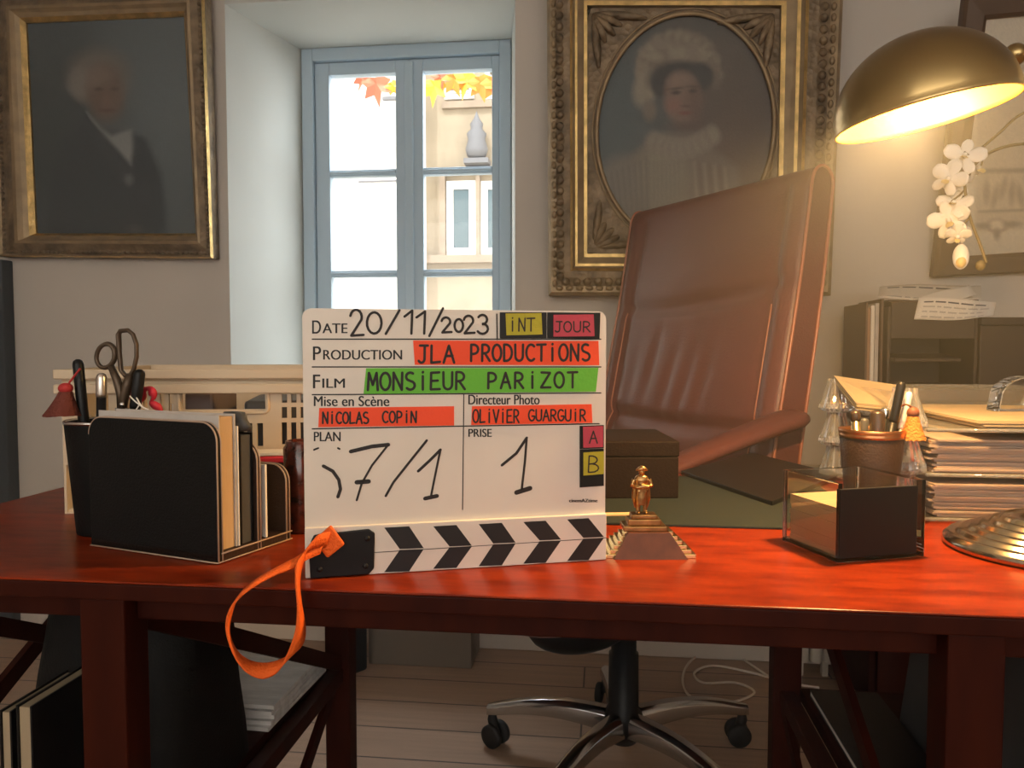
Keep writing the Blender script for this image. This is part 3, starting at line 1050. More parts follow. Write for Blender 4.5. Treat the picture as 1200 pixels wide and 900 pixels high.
G = {
    'A': [[(0, 0), (.5, 1), (1, 0)], [(.18, .38), (.85, .4)]],
    'B': [[(.05, 0), (.12, 1)], [(.12, 1)] + arc(.35, .76, .5, .24, 80, -90, 6) + [(.1, .5)], [(.1, .5)] + arc(.35, .26, .62, .26, 85, -95, 6) + [(.05, 0)]],
    'C': [arc(.6, .5, .55, .5, 50, 310, 12)],
    'D': [[(.05, 0), (.05, 1)], [(.05, 1)] + arc(.3, .5, .65, .5, 85, -85, 10) + [(.05, 0)]],
    'E': [[(.9, 1), (.08, .97), (.05, 0), (.95, .02)], [(.08, .5), (.75, .52)]],
    'F': [[(.9, 1), (.08, .97), (.05, 0)], [(.08, .5), (.75, .52)]],
    'G': [arc(.55, .5, .52, .5, 50, 330, 12) + [(1, .42), (.6, .42)]],
    'I': [[(.5, 0), (.5, .78)], [(.5, 1), (.52, 1.03)]],
    'J': [[(.25, 1), (1, 1)], [(.7, 1), (.68, .25)] + arc(.38, .22, .3, .22, 0, -150, 6)],
    'L': [[(.1, 1), (.08, 0), (.9, .05)]],
    'M': [[(0, 0), (.12, 1), (.5, .3), (.88, 1), (1, 0)]],
    'N': [[(.05, 0), (.08, 1), (.9, 0), (.95, 1)]],
    'O': [arc(.5, .5, .5, .5, 90, 450, 16)],
    'P': [[(.08, 0), (.1, 1)], [(.1, 1)] + arc(.4, .72, .5, .28, 85, -90, 8) + [(.1, .42)]],
    'R': [[(.08, 0), (.1, 1)], [(.1, 1)] + arc(.4, .74, .48, .26, 85, -90, 8) + [(.1, .46), (.4, .46), (.95, 0)]],
    'S': [arc(.5, .76, .42, .24, 50, 230, 8) + arc(.5, .25, .45, .25, 80, -140, 8)],
    'T': [[(0, .98), (1, 1)], [(.52, 1), (.5, 0)]],
    'U': [[(.05, 1), (.07, .3)] + arc(.5, .28, .43, .28, 180, 360, 8) + [(.95, 1)]],
    'V': [[(0, 1), (.5, 0), (1, 1)]],
    'Z': [[(.05, 1), (.95, .97), (0, .02), (1, .03)]],
    '0': [arc(.5, .5, .45, .5, 80, 450, 16)],
    '1': [[(.1, .55), (.6, 1), (.55, 0)]],
    '2': [arc(.45, .72, .42, .28, 170, -20, 8) + [(.1, .02), (1, .05)]],
    '3': [arc(.4, .75, .42, .25, 150, -85, 8), arc(.4, .26, .5, .27, 85, -150, 8)],
    '/': [[(0, -.1), (1, 1.1)]],
}


def hand(b, text, boxes, wd, h, m, y0=None):
    """boxes: one pixel box (x0,ytop,x1,ybottom) per non-space letter"""
    k = 0
    for ch in text:
        if ch == ' ':
            continue
        x0, yt, x1, yb = boxes[k]
        k += 1
        for st in G[ch]:
            b.stroke([S(x0 + (x1 - x0) * p[0], yb + (yt - yb) * p[1]) for p in st], wd, h, m)


def spread(x0, x1, yt, yb, n, gap=0.28, slope=0.0, wide=None):
    """n equal letter boxes between x0 and x1"""
    wd = (x1 - x0) / (n + (n - 1) * gap)
    out = []
    for i in range(n):
        a = x0 + i * wd * (1 + gap)
        out.append((a, yt + slope * (a - x0), a + wd, yb + slope * (a - x0)))
    return out


# board
b = Board()
H1, H2, H3 = 0.0004, 0.0008, 0.0012
zb = min(zc_l, zc_r) - 0.004
T_face = Matrix.Rotation(R(90), 4, 'X')
b.prism(rrect(xl, xr, zb, ztop, 0.008, 6, (0, 0, 1, 1)), 0.0, -0.005, WHITEB, T_face)
for pts in (((366, 397.5), (704, 397.5)), ((366, 430), (704, 430)), ((366, 462.5), (704, 460.5)), ((366, 502.5), (702, 496.5))):
    b.stroke_px(pts, 0.0011, H1, PRINT)
b.stroke_px(((543.5, 462), (542, 597)), 0.0009, H1, PRINT)
b.font('D', (366, 375.5, 376, 391), H1, PRINT)
b.font('ATE', (378, 379, 407, 390.5), H1, PRINT)
b.font('P', (367, 406, 376, 422), H1, PRINT)
b.font('RODUCTION', (379, 410, 471, 421.5), H1, PRINT)
b.font('F', (367, 439, 375, 455), H1, PRINT)
b.font('ILM', (378, 443.5, 404, 454.5), H1, PRINT)
b.font('Mise en Scène', (368, 464, 456, 476), H1, PRINT)
b.font('Directeur Photo', (549, 462.5, 632, 474), H1, PRINT)
b.font('PLAN', (368, 506, 399, 517), H1, PRINT)
b.font('PRISE', (549, 502.5, 576, 512), H1, PRINT)
b.font('cinemAZtime', (667, 584.5, 700, 588.5), H1, PRINT)
# marker on the bare board
dw = 0.0022
hand(b, '20', [(410, 363, 426, 394), (429, 366, 448, 391)], dw, H2, INK)
hand(b, '/', [(452, 366, 468, 389)], dw, H2, INK)
b.stroke_px([(474, 371), (483, 364), (482, 391)], dw, H2, INK)
b.stroke_px([(488, 372), (498, 365), (497, 391)], dw, H2, INK)
hand(b, '/', [(503, 364, 519, 391)], dw, H2, INK)
hand(b, '2023', [(517, 372, 529, 390), (532, 374, 543, 389), (543, 370, 556, 391), (560, 369, 573, 391)], dw, H2, INK)
b.stroke_px([(582, 368), (582.5, 398)], 0.0012, H2, INK)
pw = 0.0029
b.stroke_px([(379, 546), (390, 552), (397, 562), (399, 573), (396, 582)], pw, H2, INK)
b.stroke_px([(368, 527), (373, 525)], 0.0016, H2, INK)
b.stroke_px([(396, 525), (398, 526)], 0.0016, H2, INK)
b.stroke_px([(411, 529), (436, 523), (455, 521)], 0.0034, H2, INK)
b.stroke_px([(455, 521), (436, 545), (424, 566), (418, 586)], 0.0019, H2, INK)
b.stroke_px([(418, 565), (432, 564)], 0.0040, H2, INK)
b.stroke_px([(500, 516), (480, 541), (461, 565), (452, 581)], 0.0022, H2, INK)
b.stroke_px([(490, 552), (504, 539), (516, 527)], 0.0026, H2, INK)
b.stroke_px([(516, 527), (510, 556), (505, 581)], 0.0020, H2, INK)
b.stroke_px([(498, 584), (512, 581)], 0.0036, H2, INK)
b.stroke_px([(588, 545), (605, 531), (617, 513)], 0.0026, H2, INK)
b.stroke_px([(617, 513), (615, 540), (611, 575)], 0.0022, H2, INK)
b.stroke_px([(605, 577), (621, 572)], 0.0044, H2, INK)
b.build('board', clap)


def tape(name, quad, m, text, boxes, wd):
    t = Board()
    t.quad_px(quad, 0.00045, m, 0.0003)
    hand(t, text, boxes, wd, H3, INK)
    return t.build(name, clap)


tape('orange_tape', [(484, 399), (701, 399.5), (702, 428), (486, 427.5)], TAPER, 'JLA PRODUCTIONS',
     spread(489, 532, 405, 425, 3, 0.25) + spread(551, 691, 404, 423, 11, 0.28, -0.004), 0.0023)
tape('green_tape', [(429, 431.5), (701, 431), (698, 459), (426, 461.5)], TAPEG, 'MONSIEUR PARIZOT',
     spread(431, 545, 437, 457, 8, 0.26, -0.01) + spread(571, 676, 437, 455, 7, 0.42, -0.01), 0.0023)
tape('orange_tape', [(374, 478), (532, 476), (532, 498.5), (373, 500.5)], TAPER, 'NICOLAS COPIN',
     spread(378, 432, 483, 496, 7, 0.22) + spread(448, 488, 482, 495, 5, 0.25), 0.0016)
tape('orange_tape', [(553, 476), (693, 473.5), (694, 495.5), (552, 498)], TAPER, 'OLIVIER GUARGUIR',
     spread(554, 608, 480, 495, 7, 0.22) + spread(619, 686, 480, 493, 8, 0.22), 0.0016)


def magnet(name, base, quad, m, text, boxes, wd):
    t = Board()
    if base:
        t.quad_px(base, 0.0004, BLACK, 0.0012)
    t.quad_px(quad, 0.00165, m, 0.0003)
    hand(t, text, boxes, wd, 0.0022, INK)
    return t.build(name, clap)


magnet('yellow_magnet', [(585.5, 366), (640, 366), (640, 396.5), (585.5, 396.5)], [(592, 367.5), (634, 367), (635, 392), (593, 393)], TAPEY, 'INT', [(597, 373, 603, 388), (607, 373, 615, 388), (617, 373, 626, 388)], 0.0014)
magnet('pink_magnet', [(641, 366), (703, 366.5), (702, 397), (641, 396.5)], [(648, 369), (695, 368.5), (696, 394), (648, 394.5)], TAPEP, 'JOUR', spread(649, 691, 377, 389, 4, 0.25), 0.0014)
magnet('pink_magnet', [(679, 499), (707, 498), (707, 525), (679, 526)], [(682.5, 500), (706, 499), (706, 523.5), (683, 524.5)], TAPEP, 'A', [(690, 505, 699, 519)], 0.0014)
magnet('yellow_magnet', [(679, 526.6), (707, 525.6), (707, 569), (679, 571)], [(683, 530), (707, 528.5), (707, 555), (683, 557)], TAPEY, 'B', [(688, 534, 701, 553)], 0.0014)
# clapper stick at the bottom, two laths with black chevrons
b = Board()
zl2, zr2 = S(360, 618)[1], S(709, 601)[1]
b.hexa([(xl, -0.004, 0.0005), (xr, -0.004, 0.0005), (xr, -0.004, zr2), (xl, -0.004, zl2)],
       [(xl, 0.016, 0.0005), (xr, 0.016, 0.0005), (xr, 0.016, zr2), (xl, 0.016, zl2)], WHITEB)
hf = 0.0043
b.stroke_px([(439, 646), (709, 629)], 0.0006, hf, PRINT)
for i in range(5):
    x0 = 452 + 53.2 * i
    dy = -3.1 * i
    x0 = [450, 507, 560, 612, 663][i]
    tp = [615.5, 614, 611.5, 609, 606][i]
    mid = [642, 639, 635.5, 632, 629][i]
    bt = [669, 665, 662, 659, 656][i]
    wdt = [29, 27, 27, 26, 25][i]
    adv = [17, 18, 16, 18, 18][i]
    b.quad_px([(x0, tp + 1.5), (x0 + wdt, tp), (x0 + wdt + adv, mid - 1), (x0 + adv + 1, mid)], hf, PRINT)
    b.quad_px([(x0 + adv + 1, mid + 1), (x0 + wdt + adv, mid), (x0 + wdt, bt - 1), (x0, bt)], hf, PRINT)
b.build('clapper_stick', clap, bevel=0.0006)
b = Board()
P = [S(*p) for p in ((364, 676), (362, 640), (368, 625), (432, 618), (439, 623), (438, 664), (432, 671))]
b.hexa([(p[0], -0.0042, p[1]) for p in P], [(p[0], -0.0065, p[1]) for p in P], BLACK)
hp = b.build('hinge_plate', clap, bevel=0.0012)
for (x, y) in ((375, 665), (430, 629), (428, 661)):
    u = S(x, y)
    MB().ball((u[0], -0.0067, u[1]), (0.0026, 0.0016, 0.0026), BLACK, 8).build('rivet', hp)
# orange wrist strap: folded end on the plate, loop hanging over the desk edge
su = [S(x, y) for x, y in ((388, 612), (404, 634), (384, 650), (368, 630))]
b = Board()
loop_px = [(384, 632, -0.014), (368, 636, -0.022), (354, 652, -0.03), (349, 680, -0.04), (351, 710, -0.046), (352, 738, -0.047), (345, 762, -0.047), (328, 780, -0.047), (306, 786, -0.047), (284, 776, -0.047), (270, 752, -0.047), (268, 726, -0.047), (277, 703, -0.046), (296, 685, -0.044), (322, 670, -0.036), (346, 659, -0.030), (362, 648, -0.020), (378, 640, -0.016)]
Mi = FR[clap.name].inverted()
tw = [(0.3, 0, .9), (0.5, 0.1, 0.85), (0.5, 0.75, .35), (0.15, 1, 0), (0.12, 1, 0), (0.5, 0.85, 0.0), (0.85, 0.5, 0.35), (0.5, 0.7, 0.65), (0.05, 0.85, 0.6), (-.2, 1, 0.4), (-0.15, 1, .1), (0.1, 1, 0), (0.15, 1, 0.1), (0.2, 1, 0.2), (0.3, 1, 0.3), (0.3, .9, 0.5), (0.3, 0.6, 0.8), (0.3, 0.3, 0.9)]
cl, wl = [], []
for (x, y, off) in loop_px:
    p = Mi @ onplane(x, y, SL + SN * (-off), SN)
    cl.append(p)
cs_ = spline(cl, 6)
ts_ = spline(tw, 6)
Pw = []
for p, t in zip(cs_, ts_):
    t = Vector(t).normalized() * 0.0068
    Pw.append([p - t, p, p + t])
b.grid(Pw, STRAP)
st = b.build('wrist_strap', clap, solid=0.0018)
b = Board()
b.hexa([(p[0], -0.0075, p[1]) for p in su], [(p[0], -0.0130, p[1]) for p in su], STRAP)
b.build('strap_fold', st, bevel=0.0015)
u = S(375, 636)
MB().ball((u[0], -0.0132, u[1]), (0.0032, 0.0018, 0.0032), BLACK, 8).build('strap_rivet', st)

# ------------------------------------------------------------------ letter rack (left)
def frame_from(A, L, Rr):
    """local frame: origin A, x towards L.., returns matrix with x from L to A"""
    x = (A - L)
    x.z = 0
    wl = x.length
    x.normalize()
    return math.atan2(x.y, x.x), wl


A, L, Rr = onz(256, 662), onz(107, 640), onz(338, 632)
ang, RW = frame_from(A, L, Rr)
RD = (Rr - A).length
rack = thing('letter_rack', 'black leather letter rack with pale piping, left of the clapperboard', 'letter rack', (A + L) / 2, ang)
# local: x along front panel (right = near), y away
hx = RW / 2
mb = MB()
mb.box(-hx, hx, 0, RD, 0, 0.010, BROWNL)
mb.build('base', rack, bevel=0.002)
mb = MB()
mb.tube([(-hx, -0.0008, 0.0015), (hx, -0.0008, 0.0015), (hx + 0.0008, RD, 0.0015)], 0.0008, PIPE, 6)
mb.tube([(hx + 0.0005, 0.004, 0.0095), (hx + 0.0005, RD, 0.0095)], 0.0008, PIPE, 6)
mb.build('piping', rack)
T_up = Matrix.Rotation(R(90), 4, 'X')      # polygon (x,z) extruded along -y


def panel(name, y0, th, h, x0, mt):
    m = MB()
    pl = rrect(x0, hx, 0.001, h, 0.018, 8, (0, 0, 1, 1))
    m.prism(pl, -(y0 + th), -y0, mt, T_up)
    o = m.build(name, rack, bevel=0.0008)
    m = MB()
    q = rrect(x0, hx, 0.001, h, 0.018, 8, (0, 0, 1, 1))
    edge = [(p[0], p[1]) for p in q if p[1] > 0.002]
    edge = [(hx, 0.002)] + edge
    for yy in (y0 + 0.0006, y0 + th - 0.0006):
        m.tube([(p[0], yy, p[1]) for p in edge], 0.0008, PIPE, 6)
    m.build('piping', o)


panel('front_panel', 0.0, 0.006, 0.132, -hx, BLACKL)
panel('middle_panel', 0.052, 0.005, 0.108, -hx, BROWNL)
panel('back_panel', RD - 0.008, 0.006, 0.080, -hx, BROWNL)
RTM = Matrix.Translation((A + L) / 2) @ Matrix.Rotation(ang, 4, 'Z')


def upright(name, y0, y1, x0, x1, z1, mt, edge_mt, label, cat, group=None, lean=0.0, z0=0.0105):
    """a book or pad standing in the rack"""
    m = MB()
    t = 0.0012
    f = lambda x, y, z: (x, y + lean * (z - z0), z)
    if mt is edge_mt:
        m.hexa([f(x0, y0, z0), f(x1, y0, z0), f(x1, y1, z0), f(x0, y1, z0)], [f(x0, y0, z1), f(x1, y0, z1), f(x1, y1, z1), f(x0, y1, z1)], mt)
        ro = MB()
        ro.v, ro.f, ro.mi, ro.sm, ro.mats = [RTM @ v for v in m.v], m.f, m.mi, m.sm, m.mats
        return ro.build(name, props=(label, cat, group))
    r = thing(name, label, cat, RTM @ Vector(((x0 + x1) / 2, (y0 + y1) / 2, z0)), ang, group)
    for (a, bb, nm, mm, e_) in ((y0, y0 + t, 'cover', mt, 0), (y1 - t, y1, 'cover', mt, 0), (y0 + t, y1 - t, 'pages', edge_mt, 0.002)):
        m = MB()
        m.hexa([f(x0, a, z0), f(x1 - e_, a, z0), f(x1 - e_, bb, z0), f(x0, bb, z0)], [f(x0, a, z1 - e_), f(x1 - e_, a, z1 - e_), f(x1 - e_, bb, z1 - e_), f(x0, bb, z1 - e_)], mm)
        m.v = [RTM @ v for v in m.v]
        m.build(nm, r, True)
    return r


TAN = mat('tan_pages', (0.50, 0.34, 0.19), 0.8, bump=0.3, bscale=200, stretch=(1, 1, 0.05))
upright('paper_pad', 0.0075, 0.0285, -hx + 0.006, hx - 0.004, 0.138, GREYP, TAN, 'thick tan paged pad behind the front panel of the letter rack', 'notepad')
upright('card', 0.0300, 0.0312, -hx + 0.03, hx - 0.003, 0.126, PAPER, PAPER, 'thin white card beside the tan pad in the letter rack', 'card')
upright('black_notebook', 0.0345, 0.0515, -hx + 0.06, hx - 0.004, 0.118, BLACK, DGREY, 'black notebook standing behind the tan pad in the letter rack', 'notebook')
upright('white_envelope', 0.066, 0.0685, -hx + 0.04, hx - 0.002, 0.084, PAPER, PAPER, 'white envelope standing in front of the lowest rack panel', 'envelope')
# crumpled dark pouch on top of the notebook
mb = MB()
P = []
for j in range(7):
    row = []
    for i in range(16):
        a = 2 * math.pi * i / 16
        rr_ = (0.006, 0.0135, 0.016, 0.015, 0.013, 0.010, 0.002)[j] * (1 + 0.22 * math.sin(3 * a + j) + 0.1 * math.sin(7 * a))
        row.append(RTM @ Vector((hx - 0.018 + rr_ * math.cos(a) * 1.15, 0.043 + rr_ * math.sin(a) * 0.55, 0.119 + (0, 0.001, 0.005, 0.010, 0.015, 0.019, 0.020)[j])))
    P.append(row)
mb.grid(P, DGREY, closed_u=True)
mb.add(P[0], [tuple(range(16))], DGREY).add(P[-1], [tuple(range(16))], DGREY)
mb.build('crumpled_pouch', props=('small crumpled dark pouch lying on top of the black notebook', 'pouch'))

# ------------------------------------------------------------------ left pencil cup and contents
CL = onz(126, 622)
cupl = thing('pencil_cup', 'black pencil cup with shiny rim behind the letter rack', 'pencil cup', CL)
CH = ony(126, 493, CL.y).z - DESK
mb = MB()
mb.lathe([(0.0001, 0), (0.029, 0), (0.030, 0.002), (0.039, CH - 0.004), (0.0395, CH), (0.036, CH), (0.028, 0.006), (0.0001, 0.006)], BLACKL, 36)
mb.build('cup_body', cupl)
mb = MB()
mb.lathe([(0.0372, CH - 0.001), (0.0398, CH - 0.002), (0.0402, CH + 0.0005), (0.039, CH + 0.0018), (0.0372, CH + 0.001), (0.0372, CH - 0.001)], STEEL, 36, cap=False)
mb.build('rim', cupl)


def pen(name, base, tip, r, mt, tipmt, label, group, cap=0.35, cat='pen'):
    base, tip = Vector(base), Vector(tip)
    ro = thing(name, label, cat, base, 0, group)
    d = tip - base
    m = MB()
    m.tube([base, lerp(base, tip, 1 - cap)], [r * 0.92, r], mt, 12)
    m.build('barrel', ro, True)
    m = MB()
    k = [lerp(base, tip, t) for t in (1 - cap, 1 - cap + 0.02, 0.97, 0.99, 1.0)]
    m.tube(k, [r * 1.02, r * 1.1, r * 1.1, r * 0.9, r * 0.4], tipmt, 12)
    m.build('cap', ro, True)
    return ro


def inl(x, y, dy=0.0, base_dx=0.0, base_dy=0.0):
    return ony(x, y, CL.y + dy), CL + Vector((base_dx, base_dy, 0.0075))


GRL = 'pens in the left pencil cup'
t, b0 = inl(91, 421, 0.0, -0.016, 0.0)
pen('pen', b0, t, 0.0052, BLACK, BLACK, 'tall black pen leaning left in the black pencil cup', GRL, 0.45)
t, b0 = inl(119, 437, -0.006, 0.0, -0.012)
SILV = mat('silver_band', (0.6, 0.55, 0.5), 0.3, 0.9)
pen('pen', b0, t, 0.005, BLACK, SILV, 'short black pen with pale cap beside the scissors', GRL, 0.16)
t, b0 = inl(164, 433, 0.004, 0.012, 0.006)
pen('marker', b0, t, 0.0055, BLACK, BLACK, 'black marker standing right of the scissors in the cup', GRL, 0.25, 'marker')
t, b0 = inl(176, 462, 0.008, 0.016, -0.004)
# red ribbon bow
mb = MB()
rp = [ony(x, y, CL.y + 0.022) for x, y in ((158, 470), (166, 458), (175, 456), (180, 464), (177, 472), (186, 478), (192, 490))]
mb.tube(spline(rp, 6), [0.006 + 0.003 * math.sin(k * 0.5) for k in range(37)], REDB, 8, flat=0.5)
mb.build('red_ribbon', props=('crumpled bright red ribbon hanging over the right rim of the pencil cup', 'ribbon'))
# paper clip: white wire
mb = MB()
wp = [ony(x, y, CL.y - 0.03) for x, y in ((152, 464), (158, 470), (167, 477), (174, 480), (166, 476), (160, 466), (163, 474), (158, 482))]
mb.tube(spline(wp, 5), 0.0007, mat('white_wire', (0.8, 0.76, 0.7), 0.4), 6)
mb.build('wire_clip', props=('thin white bent wire clip in front of the black marker', 'paper clip'))
# scissors
scr = thing('scissors', 'bronze handled scissors standing handles up in the black pencil cup', 'scissors', CL + Vector((0.004, 0.004, 0.0075)))
SH = mat('scissor_handle', (0.095, 0.065, 0.042), 0.4, 0.5)
sy = CL.y + 0.004
P_ = lambda x, y, dy=0: ony(x, y, sy + dy)
mb = MB()
ring = [P_(124 + 10.8 * math.cos(R(a)) + 1.5 * math.sin(R(a)), 417 - 14 * math.sin(R(a))) for a in range(0, 360, 15)]
mb.tube(ring, 0.0030, SH, 8, closed=True, flat=0.8)
mb.tube([P_(130, 429), P_(137, 445), P_(142, 462), P_(143, 478)], [0.0035, 0.0045, 0.005, 0.005], SH, 8)
mb.build('handle', scr, True)
mb = MB()
rp = [P_(x, y) for x, y in ((139, 392), (141, 388), (150, 387), (156, 392), (160, 404), (160, 418), (157, 432), (153, 439), (147, 440), (142, 434), (140, 415))]
mb.tube(rp, 0.0030, SH, 8, closed=True, flat=0.8)
mb.tube([P_(152, 439), P_(149, 452), P_(145, 466), P_(143, 480)], [0.004, 0.0055, 0.0055, 0.005], SH, 8)
mb.build('handle', scr, True)
for dx, ddy in ((-0.007, 0.0012), (0.007, -0.0012)):
    mb = MB()
    tp = P_(143, 478)
    bt = CL + Vector((dx + 0.004, 0.004, 0.012))
    mb.hexa([tp + Vector((-0.007, ddy - 0.0009, 0)), tp + Vector((0.007, ddy - 0.0009, 0)), bt + Vector((0.001, ddy - 0.0009, 0)), bt + Vector((-0.001, ddy - 0.0009, 0))],
            [tp + Vector((-0.007, ddy + 0.0009, 0)), tp + Vector((0.007, ddy + 0.0009, 0)), bt + Vector((0.001, ddy + 0.0009, 0)), bt + Vector((-0.001, ddy + 0.0009, 0))], STEEL)
    mb.build('blade', scr, True)
mb = MB()
mb.ball(P_(143, 474, -0.005), (0.003, 0.0025, 0.003), STEEL, 8)
mb.build('pivot_screw', scr, True)


def tassel(name, label, top, knot_y, bot_y, cx, wtop, wbot, Y, mt, bindmt, cord_from, bend=0):
    ro = thing(name, label, 'tassel', ony(cx, bot_y, Y))
    m = MB()
    m.tube(spline([cord_from, ony(top[0], top[1], Y), ony(cx + bend, knot_y - 6, Y)], 5), 0.0011, bindmt, 6)
    m.build('cord', ro, True)
    k = ony(cx, knot_y, Y)
    s = Y / 900
    m = MB()
    m.ball(k, (wtop * s * 0.55, wtop * s * 0.55, 7 * s), bindmt, 10)
    m.build('knot', ro, True)
    m = MB()
    b_ = ony(cx - bend, bot_y, Y)
    tpz = ony(cx, knot_y + 4, Y)
    n = 40
    rows = []
    for j in range(7):
        q = j / 6
        c = lerp(tpz, b_, q)
        rad = (wtop / 2 * (1 - q ** 1.2) + wbot / 2 * q ** 1.2) * s
        rows.append([c + Vector((rad * (1 + 0.08 * (-1) ** i * q) * math.cos(2 * math.pi * i / n), rad * (1 + 0.08 * (-1) ** i * q) * math.sin(2 * math.pi * i / n), 0.002 * (random.random() - 0.5) * (j == 6))) for i in range(n)])
    m.grid(rows, mt, closed_u=True)
    m.add(rows[-1], [tuple(range(n))], mt).add(rows[0], [tuple(range(n))], mt)
    m.build('fringe', ro, True)
    return ro


tassel('red_tassel', 'dark red tassel hanging from the black pencil cup at left', (83, 446), 455, 487, 77, 16, 42, CL.y - 0.012, RUST, RED, ony(94, 432, CL.y - 0.012), 4)

# ------------------------------------------------------------------ beige plastic crate behind the rack
q0, q1 = onz(76, 602), None
ca = R(YAW) + R(3)
cdir = Vector((math.cos(ca), math.sin(ca), 0))
CWd, CDp = 0.48, 0.26
crate = thing('plastic_crate', 'beige slotted plastic crate behind the letter rack', 'crate', q0 + cdir * (CWd / 2), ca)
CHt = ony(80, 433, q0.y).z - DESK
cn = Vector((math.sin(ca), -math.cos(ca), 0))


def CP(x, y):
    p = onplane(x, y, q0, cn)
    return ((p - q0).dot(cdir) - CWd / 2, p.z - DESK)


def plate(m, x0, x1, z0, z1, holes, y0, y1, mt, T=None):
    """flat plate in x,z with rectangular holes, real thickness y0..y1"""
    xsn = sorted(set([x0, x1] + [h[k] for h in holes for k in (0, 1) if x0 <= h[k] <= x1]))
    zsn = sorted(set([z0, z1] + [h[k] for h in holes for k in (2, 3) if z0 <= h[k] <= z1]))
    nx, nz = len(xsn), len(zsn)
    solid = [[not any(h[0] - 1e-9 <= (xsn[i] + xsn[i + 1]) / 2 <= h[1] and h[2] <= (zsn[j] + zsn[j + 1]) / 2 <= h[3] for h in holes) for j in range(nz - 1)] for i in range(nx - 1)]
    vs = [(x, y, z) for y in (y0, y1) for x in xsn for z in zsn]
    idx = lambda k, i, j: k * nx * nz + i * nz + j
    fs = []
    for i in range(nx - 1):
        for j in range(nz - 1):
            if not solid[i][j]:
                continue
            fs.append((idx(0, i, j), idx(0, i + 1, j), idx(0, i + 1, j + 1), idx(0, i, j + 1)))
            fs.append((idx(1, i, j), idx(1, i, j + 1), idx(1, i + 1, j + 1), idx(1, i + 1, j)))
            for (di, dj, e0, e1) in ((-1, 0, (i, j), (i, j + 1)), (1, 0, (i + 1, j + 1), (i + 1, j)), (0, -1, (i + 1, j), (i, j)), (0, 1, (i, j + 1), (i + 1, j + 1))):
                a, c = i + di, j + dj
                if a < 0 or c < 0 or a >= nx - 1 or c >= nz - 1 or not solid[a][c]:
                    fs.append((idx(0, *e0), idx(0, *e1), idx(1, *e1), idx(1, *e0)))
    return m.add(vs, fs, mt, False, T)


holes = []
ph = lambda x0, y0, x1, y1: holes.append((CP(x0, y1)[0], CP(x1, y1)[0], CP(x0, y1)[1], CP(x0, y0)[1]))
ph(213, 457, 311, 480)
for x in (330, 341, 352, 363, 374):
    for (a, c) in ((459, 472), (477, 490), (495, 521), (527, 550), (556, 590)):
        ph(x, a, x + 6.5, c)
for k in range(8):
    ph(214 + 12.5 * k, 496, 221 + 12.5 * k, 523)
    ph(214 + 12.5 * k, 530, 221 + 12.5 * k, 590)
for x in (188, 198, 158, 168, 138, 148):
    for (a, c) in ((459, 488), (495, 521), (527, 590)):
        ph(x, a, x + 5, c)
ph(80, 520, 93, 538)
ph(79, 545, 125, 600)
ph(97, 459, 128, 512)
for (a, c) in ((459, 490), (495, 521), (527, 590)):
    for k in range(6):
        ph(398 + 12 * k, a, 404 + 12 * k, c)
mb = MB()
h2 = -CWd / 2
zr1 = CP(200, 447)[1]
plate(mb, -CWd / 2, CWd / 2, 0.0, zr1, holes, 0, 0.0035, BEIGE)
mb.build('front_wall', crate)
mb = MB()
sl = [(-CWd / 2 + 0.03 + 0.022 * k, -CWd / 2 + 0.042 + 0.022 * k, a, c) for k in range(20) for (a, c) in ((0.02, 0.065), (0.075, 0.115))]
plate(mb, -CWd / 2, CWd / 2, 0.0, zr1, sl, CDp - 0.0035, CDp, BEIGE)
mb.build('rear_wall', crate)
for xx in (-CWd / 2, CWd / 2 - 0.0035):
    mb = MB()
    sl = [(0.03 + 0.022 * k, 0.042 + 0.022 * k, a, c) for k in range(9) for (a, c) in ((0.02, 0.065), (0.075, 0.115))]
    plate(mb, 0.0035, CDp - 0.0035, 0.0, zr1, sl, -xx - 0.0035, -xx, BEIGE, Matrix.Rotation(R(90), 4, 'Z'))
    mb.build('end_wall', crate)
MB().box(-CWd / 2 + 0.0035, CWd / 2 - 0.0035, 0.0035, CDp - 0.0035, 0.001, 0.005, BEIGE).build('bottom', crate)
mb = MB()
for (za, zb_) in ((CP(200, 461)[1], CP(200, 450)[1]), (CP(200, 444)[1], CHt)):
    a0, a1 = -CWd / 2 - 0.006, CWd / 2 + 0.006
    mb.box(a0, a1, -0.008, 0.0, za, zb_, BEIGE).box(a0, a1, CDp, CDp + 0.008, za, zb_, BEIGE)
    mb.box(a0, -CWd / 2, 0, CDp, za, zb_, BEIGE).box(CWd / 2, a1, 0, CDp, za, zb_, BEIGE)
a0, a1 = -CWd / 2, CWd / 2
z_a, z_b = CP(200, 447)[1], CHt - 0.001
mb.box(a0, a1, 0, 0.003, z_a, z_b, BEIGE).box(a0, a1, CDp - 0.003, CDp, z_a, z_b, BEIGE)
mb.build('rim', crate, bevel=0.003)
# handle surround
xa, za = CP(210, 484)
xb, zb2 = CP(314, 454)
mb = MB()
mb.tube([(p[0], -0.001, p[1]) for p in rrect(xa, xb, za, zb2, 0.006, 5)], 0.0022, BEIGE, 8, closed=True)
mb.build('handle_surround', crate)
# things inside the crate
CT_ = FR[crate.name]


def in_crate(x0, x1, y0, y1, z0, z1, mt, name, label, cat, rot=0.0):
    m = MB()
    T = CT_ @ Matrix.Translation(((x0 + x1) / 2, (y0 + y1) / 2, 0)) @ Matrix.Rotation(rot, 4, 'Z')
    m.box(-(x1 - x0) / 2, (x1 - x0) / 2, -(y1 - y0) / 2, (y1 - y0) / 2, z0, z1, mt, T)
    return m.build(name, bevel=0.004, props=(label, cat))


